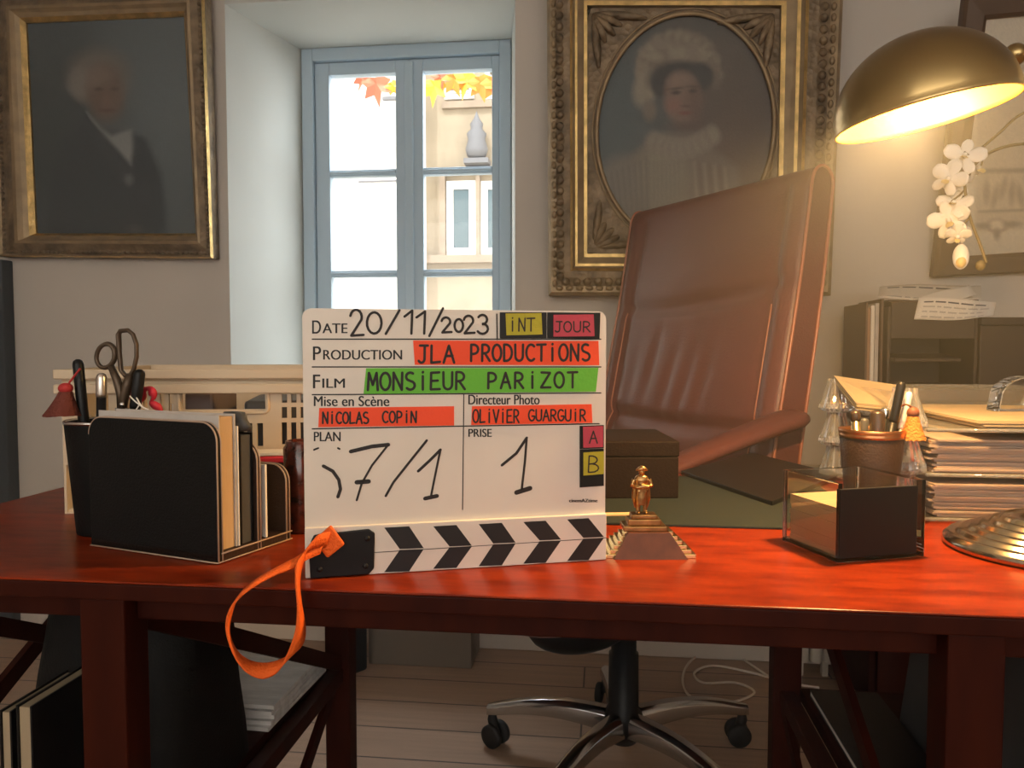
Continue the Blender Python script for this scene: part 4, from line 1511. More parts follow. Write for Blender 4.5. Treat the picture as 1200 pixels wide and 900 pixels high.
TAUPE = mat('taupe_case', (0.16, 0.12, 0.11), 0.6)
in_crate(CP(205, 470)[0], CP(240, 470)[0], 0.03, 0.13, 0.0055, CP(240, 461)[1], TAUPE, 'small_case', 'taupe case inside the beige crate, seen at left of its handle hole', 'case')
in_crate(CP(262, 470)[0], CP(345, 470)[0], 0.05, 0.20, 0.0055, CP(270, 473)[1], DGREY, 'folded_bag', 'dark grey bundle inside the beige crate, right of its handle hole', 'bag', 0.15)
# tortoiseshell pot and red box between rack and clapperboard
pc = onz(354, 622)
mb = MB()
hh = ony(354, 516, pc.y).z - DESK
pt_ = thing('tortoiseshell_pot', 'mottled tortoiseshell pot half hidden behind left edge of clapperboard', 'pot', pc)
mb.lathe([(0.0001, 0), (0.017, 0), (0.0185, 0.004), (0.019, hh * 0.5), (0.019, hh - 0.008), (0.0165, hh - 0.004), (0.0165, hh), (0.0145, hh), (0.0145, 0.008), (0.0001, 0.008)], TORT, 28)
mb.build('pot_body', pt_)
pb = onz(330, 604)
PINKB = mat('dark_red_card', (0.20, 0.025, 0.03), 0.5, var=0.2, vscale=30)
hh = ony(330, 541, pb.y).z - DESK
T = Matrix.Translation(pb) @ Matrix.Rotation(R(10), 4, 'Z')
bx = thing('red_carton', 'dark red carton with black lid band behind the letter rack', 'box', pb, R(10))
MB().box(-0.026, 0.026, -0.02, 0.02, 0, hh - 0.012, PINKB).build('carton_body', bx, bevel=0.001)
MB().box(-0.0268, 0.0268, -0.0208, 0.0208, hh - 0.012, hh, BLACK).build('lid', bx, bevel=0.001)
top = pb + Vector((0, 0, hh))
mb = MB()
mb.box(-0.030, 0.022, -0.014, 0.02, hh + 0.0002, hh + 0.008, REDB, T)
mb.build('red_booklet', bevel=0.002, props=('small bright red booklet lying on the dark red carton', 'booklet'))
mb = MB()
mb.box(-0.036, 0.012, -0.012, 0.02, hh + 0.0085, hh + 0.013, PAPER, T @ Matrix.Rotation(R(6), 4, 'Z'))
mb.build('paper_wad', bevel=0.001, props=('folded white paper on top of the red booklet', 'paper'))

# ------------------------------------------------------------------ dark box on the mat
p0 = onz(795, 584, mz)
p1 = onz(712, 583, mz)
bdir = Vector((math.cos(R(YAW + 1)), math.sin(R(YAW + 1)), 0))
bw = 0.14
ba = R(YAW + 1)
bxo = thing('leather_box', 'dark brown rectangular leather box on the desk mat beside the clapperboard', 'box', p0 - bdir * (bw / 2), ba)
bh = ony(795, 517, p0.y).z - mz
MB().box(-bw / 2, bw / 2, 0, 0.15, 0, bh * 0.72, DARKBOX).build('box_body', bxo, bevel=0.0015)
MB().box(-bw / 2 - 0.0008, bw / 2 + 0.0008, -0.0008, 0.1508, bh * 0.72 + 0.0006, bh, DARKBOX).build('lid', bxo, bevel=0.002)

# black folder lying at the back of the mat
a, b_, c = onz(798, 556, mz), onz(905, 593, mz), onz(985, 560, mz)
d = a + c - b_
MB().hexa([a, b_, c, d], [v + Vector((0, 0, 0.006)) for v in (a, b_, c, d)], BLACK).build('black_folder', bevel=0.001, props=('flat black folder lying on the desk mat under the chair arm', 'folder'))

# pencil and red pen tip behind the statuette
a, b_ = onz(690, 604, DESK + 0.0035), onz(752, 603, DESK + 0.0035)
dv = (b_ - a).normalized()
pcl = thing('pencil', 'pale wooden pencil lying behind the bronze statuette', 'pencil', (a + b_) / 2)
MB().tube([b_ - dv * 0.14, b_ - dv * 0.004], 0.0034, mat('pale_wood', (0.55, 0.38, 0.2), 0.5), 6).build('shaft', pcl, True)
MB().tube([b_ - dv * 0.004, b_], 0.0034, BRONZE, 6).build('end_cap', pcl, True)
a, b_ = onz(716, 622, DESK + 0.004), onz(745, 613, DESK + 0.004)
dv = (b_ - a).normalized()

# ------------------------------------------------------------------ bronze statuette on stepped base
sb0, sb1 = onz(711, 656), onz(817, 656)
stc = (sb0 + sb1) / 2
sw = (sb1 - sb0).length
sa = math.atan2((sb1 - sb0).y, (sb1 - sb0).x)
stt = thing('statuette', 'small bronze statuette of a standing man in a hat on stepped base', 'statuette', stc, sa)
NS = 6
mb = MB()
hst = 0.0235
dd = 0.055
for k in range(NS):
    f = k / NS
    hw_ = sw / 2 * (1 - f * 0.56)
    mb.box(-hw_, hw_, 0.004 + 0.012 * f, dd - 0.020 * f, hst * f, hst * (f + 1 / NS), BRASSB)
mb.build('stepped_base', stt, bevel=0.0005)
BRPL = mat('bronze_plaque', (0.10, 0.028, 0.013), 0.55, 0.0, var=0.2, vscale=60)
mb = MB()
mb.hexa([(-sw * 0.42, 0.0, 0), (sw * 0.40, 0.0, 0), (sw * 0.40, 0.012, 0), (-sw * 0.42, 0.012, 0)],
        [(-sw * 0.25, 0.0088, hst), (sw * 0.22, 0.0088, hst), (sw * 0.22, 0.018, hst), (-sw * 0.25, 0.018, hst)], BRPL)
mb.build('plaque', stt)
mb = MB()
z = hst
for (hw_, hd_, t) in ((0.021, 0.017, 0.005), (0.016, 0.013, 0.006), (0.0125, 0.011, 0.004)):
    mb.box(-hw_ - 0.004, hw_ - 0.004, 0.030 - hd_, 0.030 + hd_ * 0.6, z, z + t, BRONZE)
    z += t
mb.build('plinth', stt, bevel=0.001)
fx, fy = -0.0055, 0.0285
k = (ony(748, 546, stc.y + 0.03).z - DESK - z) / 0.056
mb = MB()


def V3(x, y, zz):
    return (fx + x * k, fy + y * k, z + zz * k)


mb.tube([V3(-.0042, 0, 0.0), V3(-.004, 0, .010), V3(-.0035, 0, .020), V3(-.003, 0, .027)], [.0026 * k, .0027 * k, .0034 * k, .004 * k], BRONZE, 10)
mb.tube([V3(.0042, -.001, 0.0), V3(.004, -.001, .010), V3(.0035, 0, .020), V3(.003, 0, .027)], [.0026 * k, .0027 * k, .0034 * k, .004 * k], BRONZE, 10)
for sx in (-.0045, .0045):
    mb.ball(V3(sx, -.003, .0014), (.0025 * k, .005 * k, .0018 * k), BRONZE, 8)
mb.lathe([(0.0001, .010), (.0078, .010), (.0082, .018), (.0078, .026), (.0080, .034), (.0090, .040), (.0070, .0440), (.0030, .0460), (.0026, .048), (.0001, .048)], BRONZE, 20, Matrix.Translation((fx, fy + 0.0016 * k, z)) @ Matrix.Diagonal((k, k * 0.72, k, 1)))
mb.tube([V3(-.006, .003, .006), V3(-.0085, .003, .018), V3(-.0075, .003, .03)], [.0018 * k, .003 * k, .003 * k], BRONZE, 8)
mb.tube([V3(.006, .003, .006), V3(.0085, .003, .018), V3(.0075, .003, .03)], [.0018 * k, .003 * k, .003 * k], BRONZE, 8)
mb.tube([V3(-.0088, 0, .0405), V3(-.0112, -.001, .033), V3(-.006, -.006, .0315), V3(.003, -.007, .033)], [.003 * k, .0028 * k, .0024 * k, .002 * k], BRONZE, 10)
mb.tube([V3(.0088, 0, .0405), V3(.0112, -.001, .033), V3(.006, -.0065, .0325), V3(-.003, -.0065, .035)], [.003 * k, .0028 * k, .0024 * k, .002 * k], BRONZE, 10)
mb.ball(V3(0, -.0008, .0495), (.0038 * k, .0040 * k, .0046 * k), BRONZE, 12)
mb.ball(V3(0, -.0046, .0490), (.0009 * k, .0012 * k, .0013 * k), BRONZE, 6)
mb.build('figure_body', stt, remesh=0.0005)
mb = MB()
P = []
for (zz, rx_, ry_) in ((.0515, .0068, .0032), (.0522, .0074, .0042), (.0535, .0066, .0045), (.0555, .0044, .0040), (.0568, .0020, .0018)):
    P.append([V3(rx_ * math.cos(2 * math.pi * i / 20), -.0005 + ry_ * math.sin(2 * math.pi * i / 20), zz - 0.10 * abs(rx_ * math.cos(2 * math.pi * i / 20))) for i in range(20)])
mb.grid(P, BRONZE, closed_u=True)
mb.add(P[0], [tuple(range(20))], BRONZE).add(P[-1], [tuple(range(20))], BRONZE)
mb.build('hat', stt)

# ------------------------------------------------------------------ acrylic memo box
A, B_, L = onz(981, 660), onz(1083, 652), onz(895, 635)
ma = math.atan2((B_ - A).y, (B_ - A).x)
mw = (B_ - A).length
ml = (L - A).length * 0.98
mh = ony(981, 567, A.y).z - DESK
memo = thing('memo_box', 'clear acrylic note box with one black side, right of the statuette', 'note box', A, ma)
wt = 0.0045
MB().box(0, mw, 0, ml, 0, 0.004, ACRG).build('base', memo, bevel=0.0006)
MB().box(0, wt, 0, ml, 0.0042, mh, ACRG).build('clear_side', memo, bevel=0.0006)
MB().box(mw - wt * 2.2, mw, 0, ml, 0.0042, mh, ACRG).build('clear_side', memo, bevel=0.0006)
MB().box(wt + 0.0002, mw - wt * 2.2 - 0.0002, ml - wt, ml, 0.0042, mh, ACRG).build('clear_side', memo, bevel=0.0006)
mb = MB()
mb.box(0.001, mw - wt * 2.2 - 0.0002, -0.0015, 0.0035, 0.0042, mh * 0.93, BLACK)
mb.build('black_side', memo, bevel=0.0006)
# note slips
Tm = FR[memo.name]
mb = MB()
nt_h = mh * 0.62
for k in range(9):
    z0 = 0.0045 + nt_h * k / 9
    o_ = 0.0006 * math.sin(k * 2.3)
    mb.box(wt + 0.002 + o_, mw * 0.72 + o_, 0.006, ml - wt - 0.003 - o_, z0, z0 + nt_h / 9 - 0.0002, CREAM, Tm)
mb.build('note_slips', props=('stack of cream note slips inside the clear acrylic note box', 'note paper'))

# ------------------------------------------------------------------ right pen cup
CR = onz(1019, 612)
cupr = thing('pen_cup', 'brown leather pen cup with copper rim behind the note box', 'pen cup', CR)
CH = ony(1019, 503, CR.y).z - DESK
cw = 34.5 * CR.y / 900
mb = MB()
mb.lathe([(0.0001, 0), (cw * 0.76, 0), (cw * 0.78, 0.002), (cw * 0.96, CH - 0.008), (cw * 0.92, CH - 0.006), (cw * 0.72, 0.006), (0.0001, 0.006)], BROWNL, 36)
mb.build('cup_body', cupr)
mb = MB()
mb.lathe([(cw * 0.93, CH - 0.009), (cw * 0.975, CH - 0.009), (cw * 0.985, CH - 0.0055), (cw * 0.97, CH - 0.005), (cw, CH - 0.003), (cw * 1.01, CH), (cw * 0.98, CH + 0.001), (cw * 0.93, CH - 0.001), (cw * 0.93, CH - 0.009)], COPPER, 36, cap=False)
mb.build('rim', cupr)
GRR = 'pens in the right pen cup'
DKW = mat('dark_wood_pen', (0.035, 0.022, 0.015), 0.35)


def inr(x, y, dy=0.0, bx_=0.0, by_=0.0):
    return CR + Vector((bx_, by_, 0.0075)), ony(x, y, CR.y + dy)


b0, t = inr(1057, 447, -0.002, 0.002, -0.004)
pen('pen', b0, t, 0.0045, BLACK, BLACK, 'tall black pen leaning right in the brown pen cup', GRR, 0.3)
b0, t = inr(1002, 481, 0.0, -0.010, 0.0)
pen('pen', b0, t, 0.0052, BRASSB, DKW, 'dark capped pen with gold barrel at left in the brown pen cup', GRR, 0.1)
b0, t = inr(1028, 481, -0.012, 0.004, -0.010)
pen('pen', b0, t, 0.0075, DKW, DKW, 'thick dark wooden pen in the middle of the brown pen cup', GRR, 0.4)
b0, t = inr(1038, 478, 0.010, 0.008, 0.010)
pen('pen', b0, t, 0.005, BLACK, STEEL, 'black pen with silver end behind the thick dark pen', GRR, 0.1)
b0, t = inr(1050, 478, 0.014, 0.014, 0.008)
pen('pen', b0, t, 0.005, DKW, BRONZE, 'bronze capped pen just left of the tall black pen', GRR, 0.2)
b0, t = inr(1013, 490, 0.014, -0.006, 0.012)
pen('pen', b0, t, 0.0045, DGREY, DGREY, 'short dark grey pen barely above the brown cup rim', GRR, 0.2)
b0, t = inr(1066, 459, 0.006, 0.012, 0.0)
pen('letter_opener', b0, t, 0.0035, STEEL, mat('frosted_tip', (0.75, 0.7, 0.66), 0.3), 'pale pointed letter opener above the golden tassel', GRR, 0.3, 'letter opener')
tassel('golden_tassel', 'golden orange tassel with brown band hanging from the brown pen cup', (1062, 474), 484, 515, 1070, 12, 25, CR.y - 0.01, ORT, BIND, ony(1056, 476, CR.y - 0.004))

# ------------------------------------------------------------------ stacked acrylic letter trays
tA = onz(1062, 612)
TX0, TX1 = 0.368, 0.62
TY0 = tA.y
TY1 = min(TY0 + 0.33, BY + 0.02)
ta = 0.0
zt3 = [DESK + 0.002, DESK + 0.002 + 0.0515, DESK + 0.002 + 0.103]
PINKP = mat('pinkish_paper', (0.36, 0.28, 0.235), 0.8, bump=0.4, bscale=6, stretch=(1, 1, 180), var=0.12, vscale=60)
tray_words = ['bottom', 'middle', 'top']
for i, z0 in enumerate(zt3):
    tr = thing('letter_tray', 'clear acrylic letter tray, %s of the stack of three at right' % tray_words[i], 'letter tray', ((TX0 + TX1) / 2, TY0, z0), 0, 'stacked acrylic letter trays')
    mb = MB()
    mb.box(TX0, TX1, TY0, TY1, z0, z0 + 0.003, ACRY)
    mb.box(TX0, TX0 + 0.003, TY0 + 0.06, TY1, z0 + 0.003, z0 + 0.04, ACRY)
    mb.box(TX1 - 0.003, TX1, TY0 + 0.06, TY1, z0 + 0.003, z0 + 0.04, ACRY)
    mb.box(TX0 + 0.003, TX1 - 0.003, TY1 - 0.003, TY1, z0 + 0.003, z0 + 0.04, ACRY)
    mb.build('tray_body', tr, True, bevel=0.0008)
    mb = MB()
    mb.tube([(TX0, TY0, z0 + 0.002), (TX1, TY0, z0 + 0.002)], 0.0022, CRYST, 8)
    mb.build('front_lip', tr, True)
    # scalloped corner posts
    posts = ((TX0 - 0.014, TY1 - 0.035), (TX1 + 0.014, TY1 - 0.035), (TX0 - 0.014, TY0 + 0.03), (TX1 + 0.014, TY0 + 0.03))
    for (px_, py_) in posts:
        mb = MB()
        P = []
        for (rr_, zz) in ((0.020, 0.0), (0.0255, 0.005), (0.024, 0.012), (0.020, 0.022), (0.0165, 0.034), (0.014, 0.042), (0.0135, 0.0492)):
            P.append([(px_ + rr_ * (1 + 0.06 * math.cos(8 * 2 * math.pi * q / 48)) * math.cos(2 * math.pi * q / 48), py_ + rr_ * (1 + 0.06 * math.cos(8 * 2 * math.pi * q / 48)) * math.sin(2 * math.pi * q / 48), z0 + zz) for q in range(48)])
        mb.grid(P, CRYST, smooth=False, closed_u=True)
        mb.add(P[0], [tuple(range(48))], CRYST).add(P[-1], [tuple(range(48))], CRYST)
        mb.build('scalloped_post', tr, True)


def sheets(name, pts, z0, n, t, mt, label, cat='papers', jit=0.004, group=None):
    m = MB()
    r_ = random.Random(len(name) + int(z0 * 1000))
    for k in range(n):
        dx, dy = r_.uniform(-jit, jit), r_.uniform(-jit, jit)
        a_ = r_.uniform(-1, 1) * 0.02
        cx_ = sum(p[0] for p in pts) / len(pts)
        cy_ = sum(p[1] for p in pts) / len(pts)
        pl = [(cx_ + (p[0] - cx_) * math.cos(a_) - (p[1] - cy_) * math.sin(a_) + dx, cy_ + (p[0] - cx_) * math.sin(a_) + (p[1] - cy_) * math.cos(a_) + dy) for p in pts]
        m.prism(pl, z0 + k * t, z0 + k * t + t * 0.9, mt)
    return m.build(name, props=(label, cat, group))


sheets('papers', [(TX0 + 0.012, TY0 + 0.012), (TX1 - 0.015, TY0 + 0.012), (TX1 - 0.015, TY1 - 0.03), (TX0 + 0.012, TY1 - 0.03)], zt3[0] + 0.0035, 16, 0.0024, PINKP, 'thick stack of pinkish papers in the bottom letter tray')
sheets('papers', [(TX0 + 0.012, TY0 + 0.012), (TX1 - 0.015, TY0 + 0.014), (TX1 - 0.015, TY1 - 0.03), (TX0 + 0.012, TY1 - 0.03)], zt3[1] + 0.0035, 16, 0.0024, PINKP, 'pile of greyish papers in the middle letter tray')
zt_ = zt3[2] + 0.0035
xm = ony(1066, 480, TY0 + 0.1).x
sheets('papers', [(TX0 + 0.06, TY0 + 0.004), (TX1 - 0.012, TY0 + 0.004), (TX1 - 0.012, TY1 - 0.06), (TX0 + 0.06, TY1 - 0.06)], zt_, 6, 0.0016, CREAM, 'cream paper stack lying at front of the top letter tray')
zz = zt_ + 6 * 0.0016
# tilted packet on top left
mb = MB()
pk = [ony(1003, 472, 1.10), ony(1053, 477, 1.05), ony(1058, 452, 1.18), ony(977, 440, 1.22)]
for k in range(5):
    dz_ = Vector((0.0012 * (k % 2), -0.0012 * (k % 3), -0.0019 * k))
    mb.hexa([v + dz_ - Vector((0, 0, 0.0017)) for v in pk], [v + dz_ for v in pk], CREAM)
mb.build('paper_packet', props=('tilted packet of cream papers at left on the top letter tray', 'papers'))
# acrylic tape dispenser at right on the tray papers
dp = ony(1200, 474, TY0 + 0.16)
td = thing('tape_dispenser', 'clear acrylic rounded dispenser on the papers at right edge', 'tape dispenser', (dp.x, dp.y, zz), R(12))
m = MB()
ol = [(-0.045, 0), (0.06, 0), (0.06, 0.025)] + arc(0.0, 0.018, 0.042, 0.028, 40, 180, 10)
m.prism(ol, -0.012, 0.012, ACRG, Matrix.Rotation(R(90), 4, 'X'))
m.build('dispenser_body', td, bevel=0.002)

# ------------------------------------------------------------------ desk lamp
LB = onz(1232, 646)
lamp = thing('desk_lamp', 'brass desk lamp with dome shade lit over the right of the desk', 'lamp', LB)
LR = (LB - onz(1105, 640)).length * 0.97
prof = [(0.0001, 0), (LR * 0.97, 0), (LR, 0.003), (LR * 0.99, 0.008)]
for k in range(6):
    r1 = LR * (0.97 - 0.10 * k)
    z_ = 0.009 + 0.0042 * k
    prof += [(r1, z_), (r1 - 0.002, z_ + 0.003), (r1 - LR * 0.055, z_ + 0.0042), (r1 - LR * 0.085, z_ + 0.0036)]
prof += [(LR * 0.30, 0.036), (LR * 0.14, 0.040), (0.012, 0.052), (0.010, 0.06), (0.0001, 0.06)]
LMET = mat('nickel_brass', (0.50, 0.44, 0.34), 0.16, 1.0)
MB().lathe(prof, LMET, 64).build('lamp_base', lamp)
SD = 0.76
sc_c = ondepth(1084, 135, SD)
sr = 99 * SD / 900
# shade axis: mostly up, tipped so the opening looks left and towards the camera
camr = RM @ Vector((1, 0, 0))
camu = RM @ Vector((0, 1, 0))
camf = RM @ Vector((0, 0, -1))
ax = (camu * 1.0 - camr * 0.19 - camf * 0.045).normalized()
q = ax.to_track_quat('Z', 'Y').to_matrix().to_4x4()
TS = Matrix.Translation(sc_c) @ q
outer = [(sr * 1.0, -0.0015), (sr * 1.012, 0.0), (sr, 0.002)] + [(sr * math.cos(R(a)), sr * 0.91 * math.sin(R(a)) + 0.003) for a in range(3, 88, 5)] + [(sr * 0.04, sr * 0.912 + 0.003), (0.0001, sr * 0.912 + 0.003)]
inner = [(0.0001, sr * 0.892 + 0.002), (sr * 0.05, sr * 0.89 + 0.002)] + [(sr * 0.972 * math.cos(R(a)), sr * 0.885 * math.sin(R(a)) + 0.002) for a in range(86, 0, -5)] + [(sr * 0.975, -0.001), (sr * 1.0, -0.0015)]
mb = MB()
mb.lathe(outer, BRASS, 64, TS, cap=False)
mb.lathe(inner, SHADEIN, 64, TS, cap=False)
shd = mb.build('lamp_shade', lamp, True, weld=True)
bq = sc_c + camr * (-sr * 0.10) + ax * (sr * 0.47)
mb = MB()
mb.ball(bq, (sr * 0.30, sr * 0.30, sr * 0.30), BULB, 16)
mb.build('bulb', lamp, True)
mb = MB()
hp_ = sc_c + camr * (sr * 0.93) + ax * (sr * 0.52)
kn = ondepth(1192, 64, SD + 0.01)
up1 = ondepth(1262, 20, SD)
mb.tube(spline([kn, lerp(kn, up1, 0.5), up1], 5), 0.0048, BRASSB, 12)
mb.build('arm', lamp, True)
mb = MB()
mb.ball(kn - camr * 0.002, (0.011, 0.011, 0.011), BRASS, 12)
mb.tube([kn, lerp(kn, sc_c + ax * sr * 0.35 + camr * sr * 0.75, 0.8)], [0.006, 0.007], BRASS, 10)
mb.build('swivel_joint', lamp, True)
mb = MB()
mb.tube(spline([LB + Vector((0, 0, 0.055)), LB + Vector((0.01, 0.0, 0.25)), LB + Vector((0.015, 0.03, 0.5)), up1 + Vector((0.01, 0, -0.05)), up1], 8), 0.0062, BRASSB, 14)
mb.build('stem', lamp, True)
light('lamp_bulb_light', 'POINT', 29, (1.0, 0.60, 0.22), sc_c + ax * (sr * 0.10) - camr * sr * 0.25, shadow_soft_size=0.02)

# ------------------------------------------------------------------ cabinet, document boxes and papers at back right
kb = thing('low_cabinet', 'low dark cabinet against the wall under the document boxes', 'cabinet', (1.25, YW - 0.22, 0))
CZ = 0.84
KX0, KX1, KY0 = 0.662, 2.2, 1.97
mb = MB()
mb.box(KX0 + 0.004, KX1, KY0 + 0.02, YW - 0.016, 0.05, CZ - 0.03, DARKCH)
mb.build('carcass', kb, True, bevel=0.003)
MB().box(KX0 - 0.004, KX1, KY0, YW - 0.016, CZ - 0.03, CZ, DARKCH).build('cabinet_top', kb, True, bevel=0.004)
MB().box(KX0 + 0.03, KX1 - 0.03, KY0 + 0.05, YW - 0.03, 0, 0.05, DARKCH).build('plinth', kb, True)
for k in range(3):
    a = KX0 + 0.02 + k * (KX1 - KX0 - 0.03) / 3
    d_ = MB().box(a, a + (KX1 - KX0 - 0.03) / 3 - 0.008, KY0 + 0.004, KY0 + 0.0195, 0.07, CZ - 0.045, DARKCH).build('door', kb, True, bevel=0.002)
    MB().ball((a + 0.03, KY0 - 0.004, 0.5), 0.011, BRASSB, 10).build('knob', d_, True)
BYf = 2.03
bx0, bx1 = ony(1040, 400, BYf).x, ony(1146, 400, BYf).x
bz1 = ony(1060, 354, BYf).z
db = thing('document_box', 'dark brown document box with white sheets on its top', 'box', ((bx0 + bx1) / 2, BYf, CZ))
mb = MB()
TH = 0.008
mb.box(bx0, bx1, BYf + 0.20, BYf + 0.208, CZ, bz1, CARDB)
mb.box(bx1 - TH, bx1, BYf, BYf + 0.20, CZ, bz1, CARDB)
mb.box(bx0, bx0 + TH, BYf, BYf + 0.20, CZ, bz1 - 0.01, CARDB)
mb.box(bx0, bx1, BYf, BYf + 0.208, bz1, bz1 + 0.006, CARDB)
mb.box(bx0 + TH, bx1 - TH, BYf, BYf + 0.20, CZ, CZ + 0.006, CARDB)
zc2 = ony(1080, 397, BYf).z
mb.box(bx0 + TH, bx1 - TH, BYf, BYf + 0.01, zc2, bz1, CARDB)
mb.build('box_body', db, True, bevel=0.002)
mb = MB()
za_ = ony(1080, 424, BYf).z
mb.hexa([(bx0 + TH, BYf - 0.03, za_), (bx1 - 0.05, BYf - 0.03, za_), (bx1 - TH, BYf + 0.19, za_ + 0.012), (bx0 + TH, BYf + 0.19, za_ + 0.012)],
        [(bx0 + TH, BYf - 0.03, za_ + 0.01), (bx1 - 0.05, BYf - 0.03, za_ + 0.01), (bx1 - TH, BYf + 0.19, za_ + 0.02), (bx0 + TH, BYf + 0.19, za_ + 0.02)], CARDB)
mb.build('pull_out_tray', db, True, bevel=0.003)
b2 = thing('document_box', 'plain dark brown box at far right next to the sheet topped one', 'box', (ony(1180, 400, BYf).x, BYf, CZ))
b2x0, b2x1 = ony(1147.5, 400, BYf).x, ony(1290, 400, BYf).x
b2z = ony(1170, 372, BYf).z
MB().box(b2x0, b2x1, BYf - 0.004, BYf + 0.21, CZ, b2z - 0.02, CARDB).build('box_body', b2, True, bevel=0.003)
MB().box(b2x0, b2x1 + 0.002, BYf - 0.007, BYf + 0.213, b2z - 0.0195, b2z, CARDB).build('lid', b2, True, bevel=0.003)
# magazine stand left of the boxes
fx0, fx1 = ony(1014, 400, BYf + 0.02).x, bx0 - 0.004
fz = ony(1020, 355, BYf + 0.02).z
ms = thing('magazine_rack', 'narrow brown rack with thin booklets left of the document box', 'rack', ((fx0 + fx1) / 2, BYf + 0.1, CZ))
MB().box(fx0, fx0 + 0.005, BYf + 0.02, BYf + 0.2, CZ, fz, BRWOOD).build('side', ms, True)
MB().box(fx1 - 0.005, fx1, BYf + 0.02, BYf + 0.2, CZ, fz + 0.01, BRWOOD).build('side', ms, True)
MB().box(fx0 + 0.005, fx1 - 0.005, BYf + 0.02, BYf + 0.2, CZ, CZ + 0.006, BRWOOD).build('base', ms, True)
MB().box(fx0 + 0.005, fx1 - 0.005, BYf + 0.194, BYf + 0.2, CZ + 0.006, fz, BRWOOD).build('back', ms, True)
TANB = mat('tan_booklet', (0.34, 0.2, 0.12), 0.7)
wdt = (fx1 - fx0 - 0.012) / 3
for k, (mm, lb) in enumerate(((TANB, 'tan booklet at left in the narrow brown rack'), (PAPER, 'white booklet in the middle of the narrow brown rack'), (GREYP, 'greyish booklet at right in the narrow brown rack'))):
    x_ = fx0 + 0.006 + k * wdt
    MB().box(x_, x_ + wdt * 0.85, BYf + 0.03, BYf + 0.185, CZ + 0.0065, fz - 0.012 + 0.006 * k, mm).build('booklet', props=(lb, 'booklet', 'booklets in the narrow rack'))


def sheet(name, pts, label, lines=0, group=None):
    """thin paper sheet through 4 points with rows of faint print"""
    m = MB()
    n = (pts[1] - pts[0]).cross(pts[3] - pts[0]).normalized()
    if n.y > 0:
        n = -n
    N_ = 10
    P = []
    for j in range(N_ + 1):
        row = []
        for i in range(N_ + 1):
            u_, v_ = i / N_, j / N_
            p = lerp(lerp(pts[0], pts[1], u_), lerp(pts[3], pts[2], u_), v_)
            row.append(p + Vector((0, 0, 0.004 * math.sin(u_ * 5 + v_ * 2))))
        P.append(row)
    m.grid(P, PAPER)
    if lines:
        m2 = m
        r_ = random.Random(5)
        for k in range(lines):
            v_ = 0.2 + 0.65 * k / max(1, lines - 1)
            u_ = 0.08
            while u_ < 0.85:
                l_ = r_.uniform(0.05, 0.16)
                q4 = []
                for (uu, vv) in ((u_, v_), (min(u_ + l_, 0.92), v_), (min(u_ + l_, 0.92), v_ + 0.06), (u_, v_ + 0.06)):
                    p = lerp(lerp(pts[0], pts[1], uu), lerp(pts[3], pts[2], uu), vv) + Vector((0, 0, 0.004 * math.sin(uu * 5 + vv * 2))) + n * 0.0008
                    q4.append(p)
                m2.add(q4, [(0, 1, 2, 3)], DGREY if k == 0 else GREYP)
                u_ += l_ + 0.03
    return m.build(name, solid=0.0006, props=(label, 'paper', group))


Yp_ = BYf + 0.05
sheet('paper_sheet', [ony(1031, 336, Yp_ + 0.1), ony(1150, 333, Yp_ + 0.1), ony(1150, 352, BYf + 0.0), ony(1029, 350, BYf + 0.0)], 'white sheet lying flat across the top of the document box', 2)
sheet('paper_sheet', [ony(1078, 349, BYf + 0.03), ony(1136, 332, BYf + 0.07), ony(1144, 346, BYf + 0.02), ony(1090, 356, BYf + 0.0)], 'slanted white sheet sticking up behind the printed one')
sheet('paper_sheet', [ony(1077, 349, BYf - 0.004), ony(1168, 352, BYf - 0.004), ony(1164, 371, BYf - 0.014), ony(1071, 376, BYf - 0.014)], 'printed white sheet folded over the front edge of the document box', 4)

# ------------------------------------------------------------------ orchid
OY = 1.42
opot = Vector((ony(1290, 480, OY).x, OY + 0.02, DESK))
# the pot stands on a small side stand right of the desk
OX = 0.98
std = thing('plant_stand', 'dark wooden plant stand right of the desk under the orchid', 'stand', (OX, OY + 0.05, 0))
MB().lathe([(0.0001, 0.0), (0.14, 0.0), (0.14, 0.018), (0.0001, 0.018)], DARKCH, 32, Matrix.Translation((0, 0, 0.70))).build('stand_top', std)
for k in range(3):
    a = R(90 + 120 * k)
    MB().tube([(0.17 * math.cos(a), 0.17 * math.sin(a), 0.0), (0.08 * math.cos(a), 0.08 * math.sin(a), 0.70)], [0.011, 0.014], DARKCH, 10).build('leg', std)
orc = thing('orchid', 'white orchid with arching stems drooping in front of the framed print', 'orchid', (OX, OY + 0.05, 0.7185))
MB().lathe([(0.0001, 0), (0.055, 0), (0.075, 0.12), (0.078, 0.13), (0.070, 0.13), (0.055, 0.01), (0.0001, 0.01)], POT, 32).build('pot', orc)
MB().lathe([(0.0001, 0.01), (0.055, 0.011), (0.066, 0.112), (0.0001, 0.118)], SOIL, 24).build('bark', orc)
for k in range(4):
    a = R(20 + 95 * k)
    P = []
    for j in range(9):
        t = j / 8
        c = Vector((math.cos(a) * 0.2 * t, math.sin(a) * 0.2 * t, 0.116 + 0.07 * math.sin(t * 2.2)))
        s_ = Vector((-math.sin(a), math.cos(a), 0)) * 0.028 * math.sin(math.pi * min(1, t * 0.93 + 0.06)) ** 0.7
        P.append([c - s_ + Vector((0, 0, 0.006)), c, c + s_ + Vector((0, 0, 0.006))])
    MB().grid(P, LEAFG).build('leaf', orc, solid=0.0018, sub=1)
op = lambda x, y, d=0.0: ony(x, y, OY + d)
root_ = Vector((OX, OY + 0.05, 0.83))
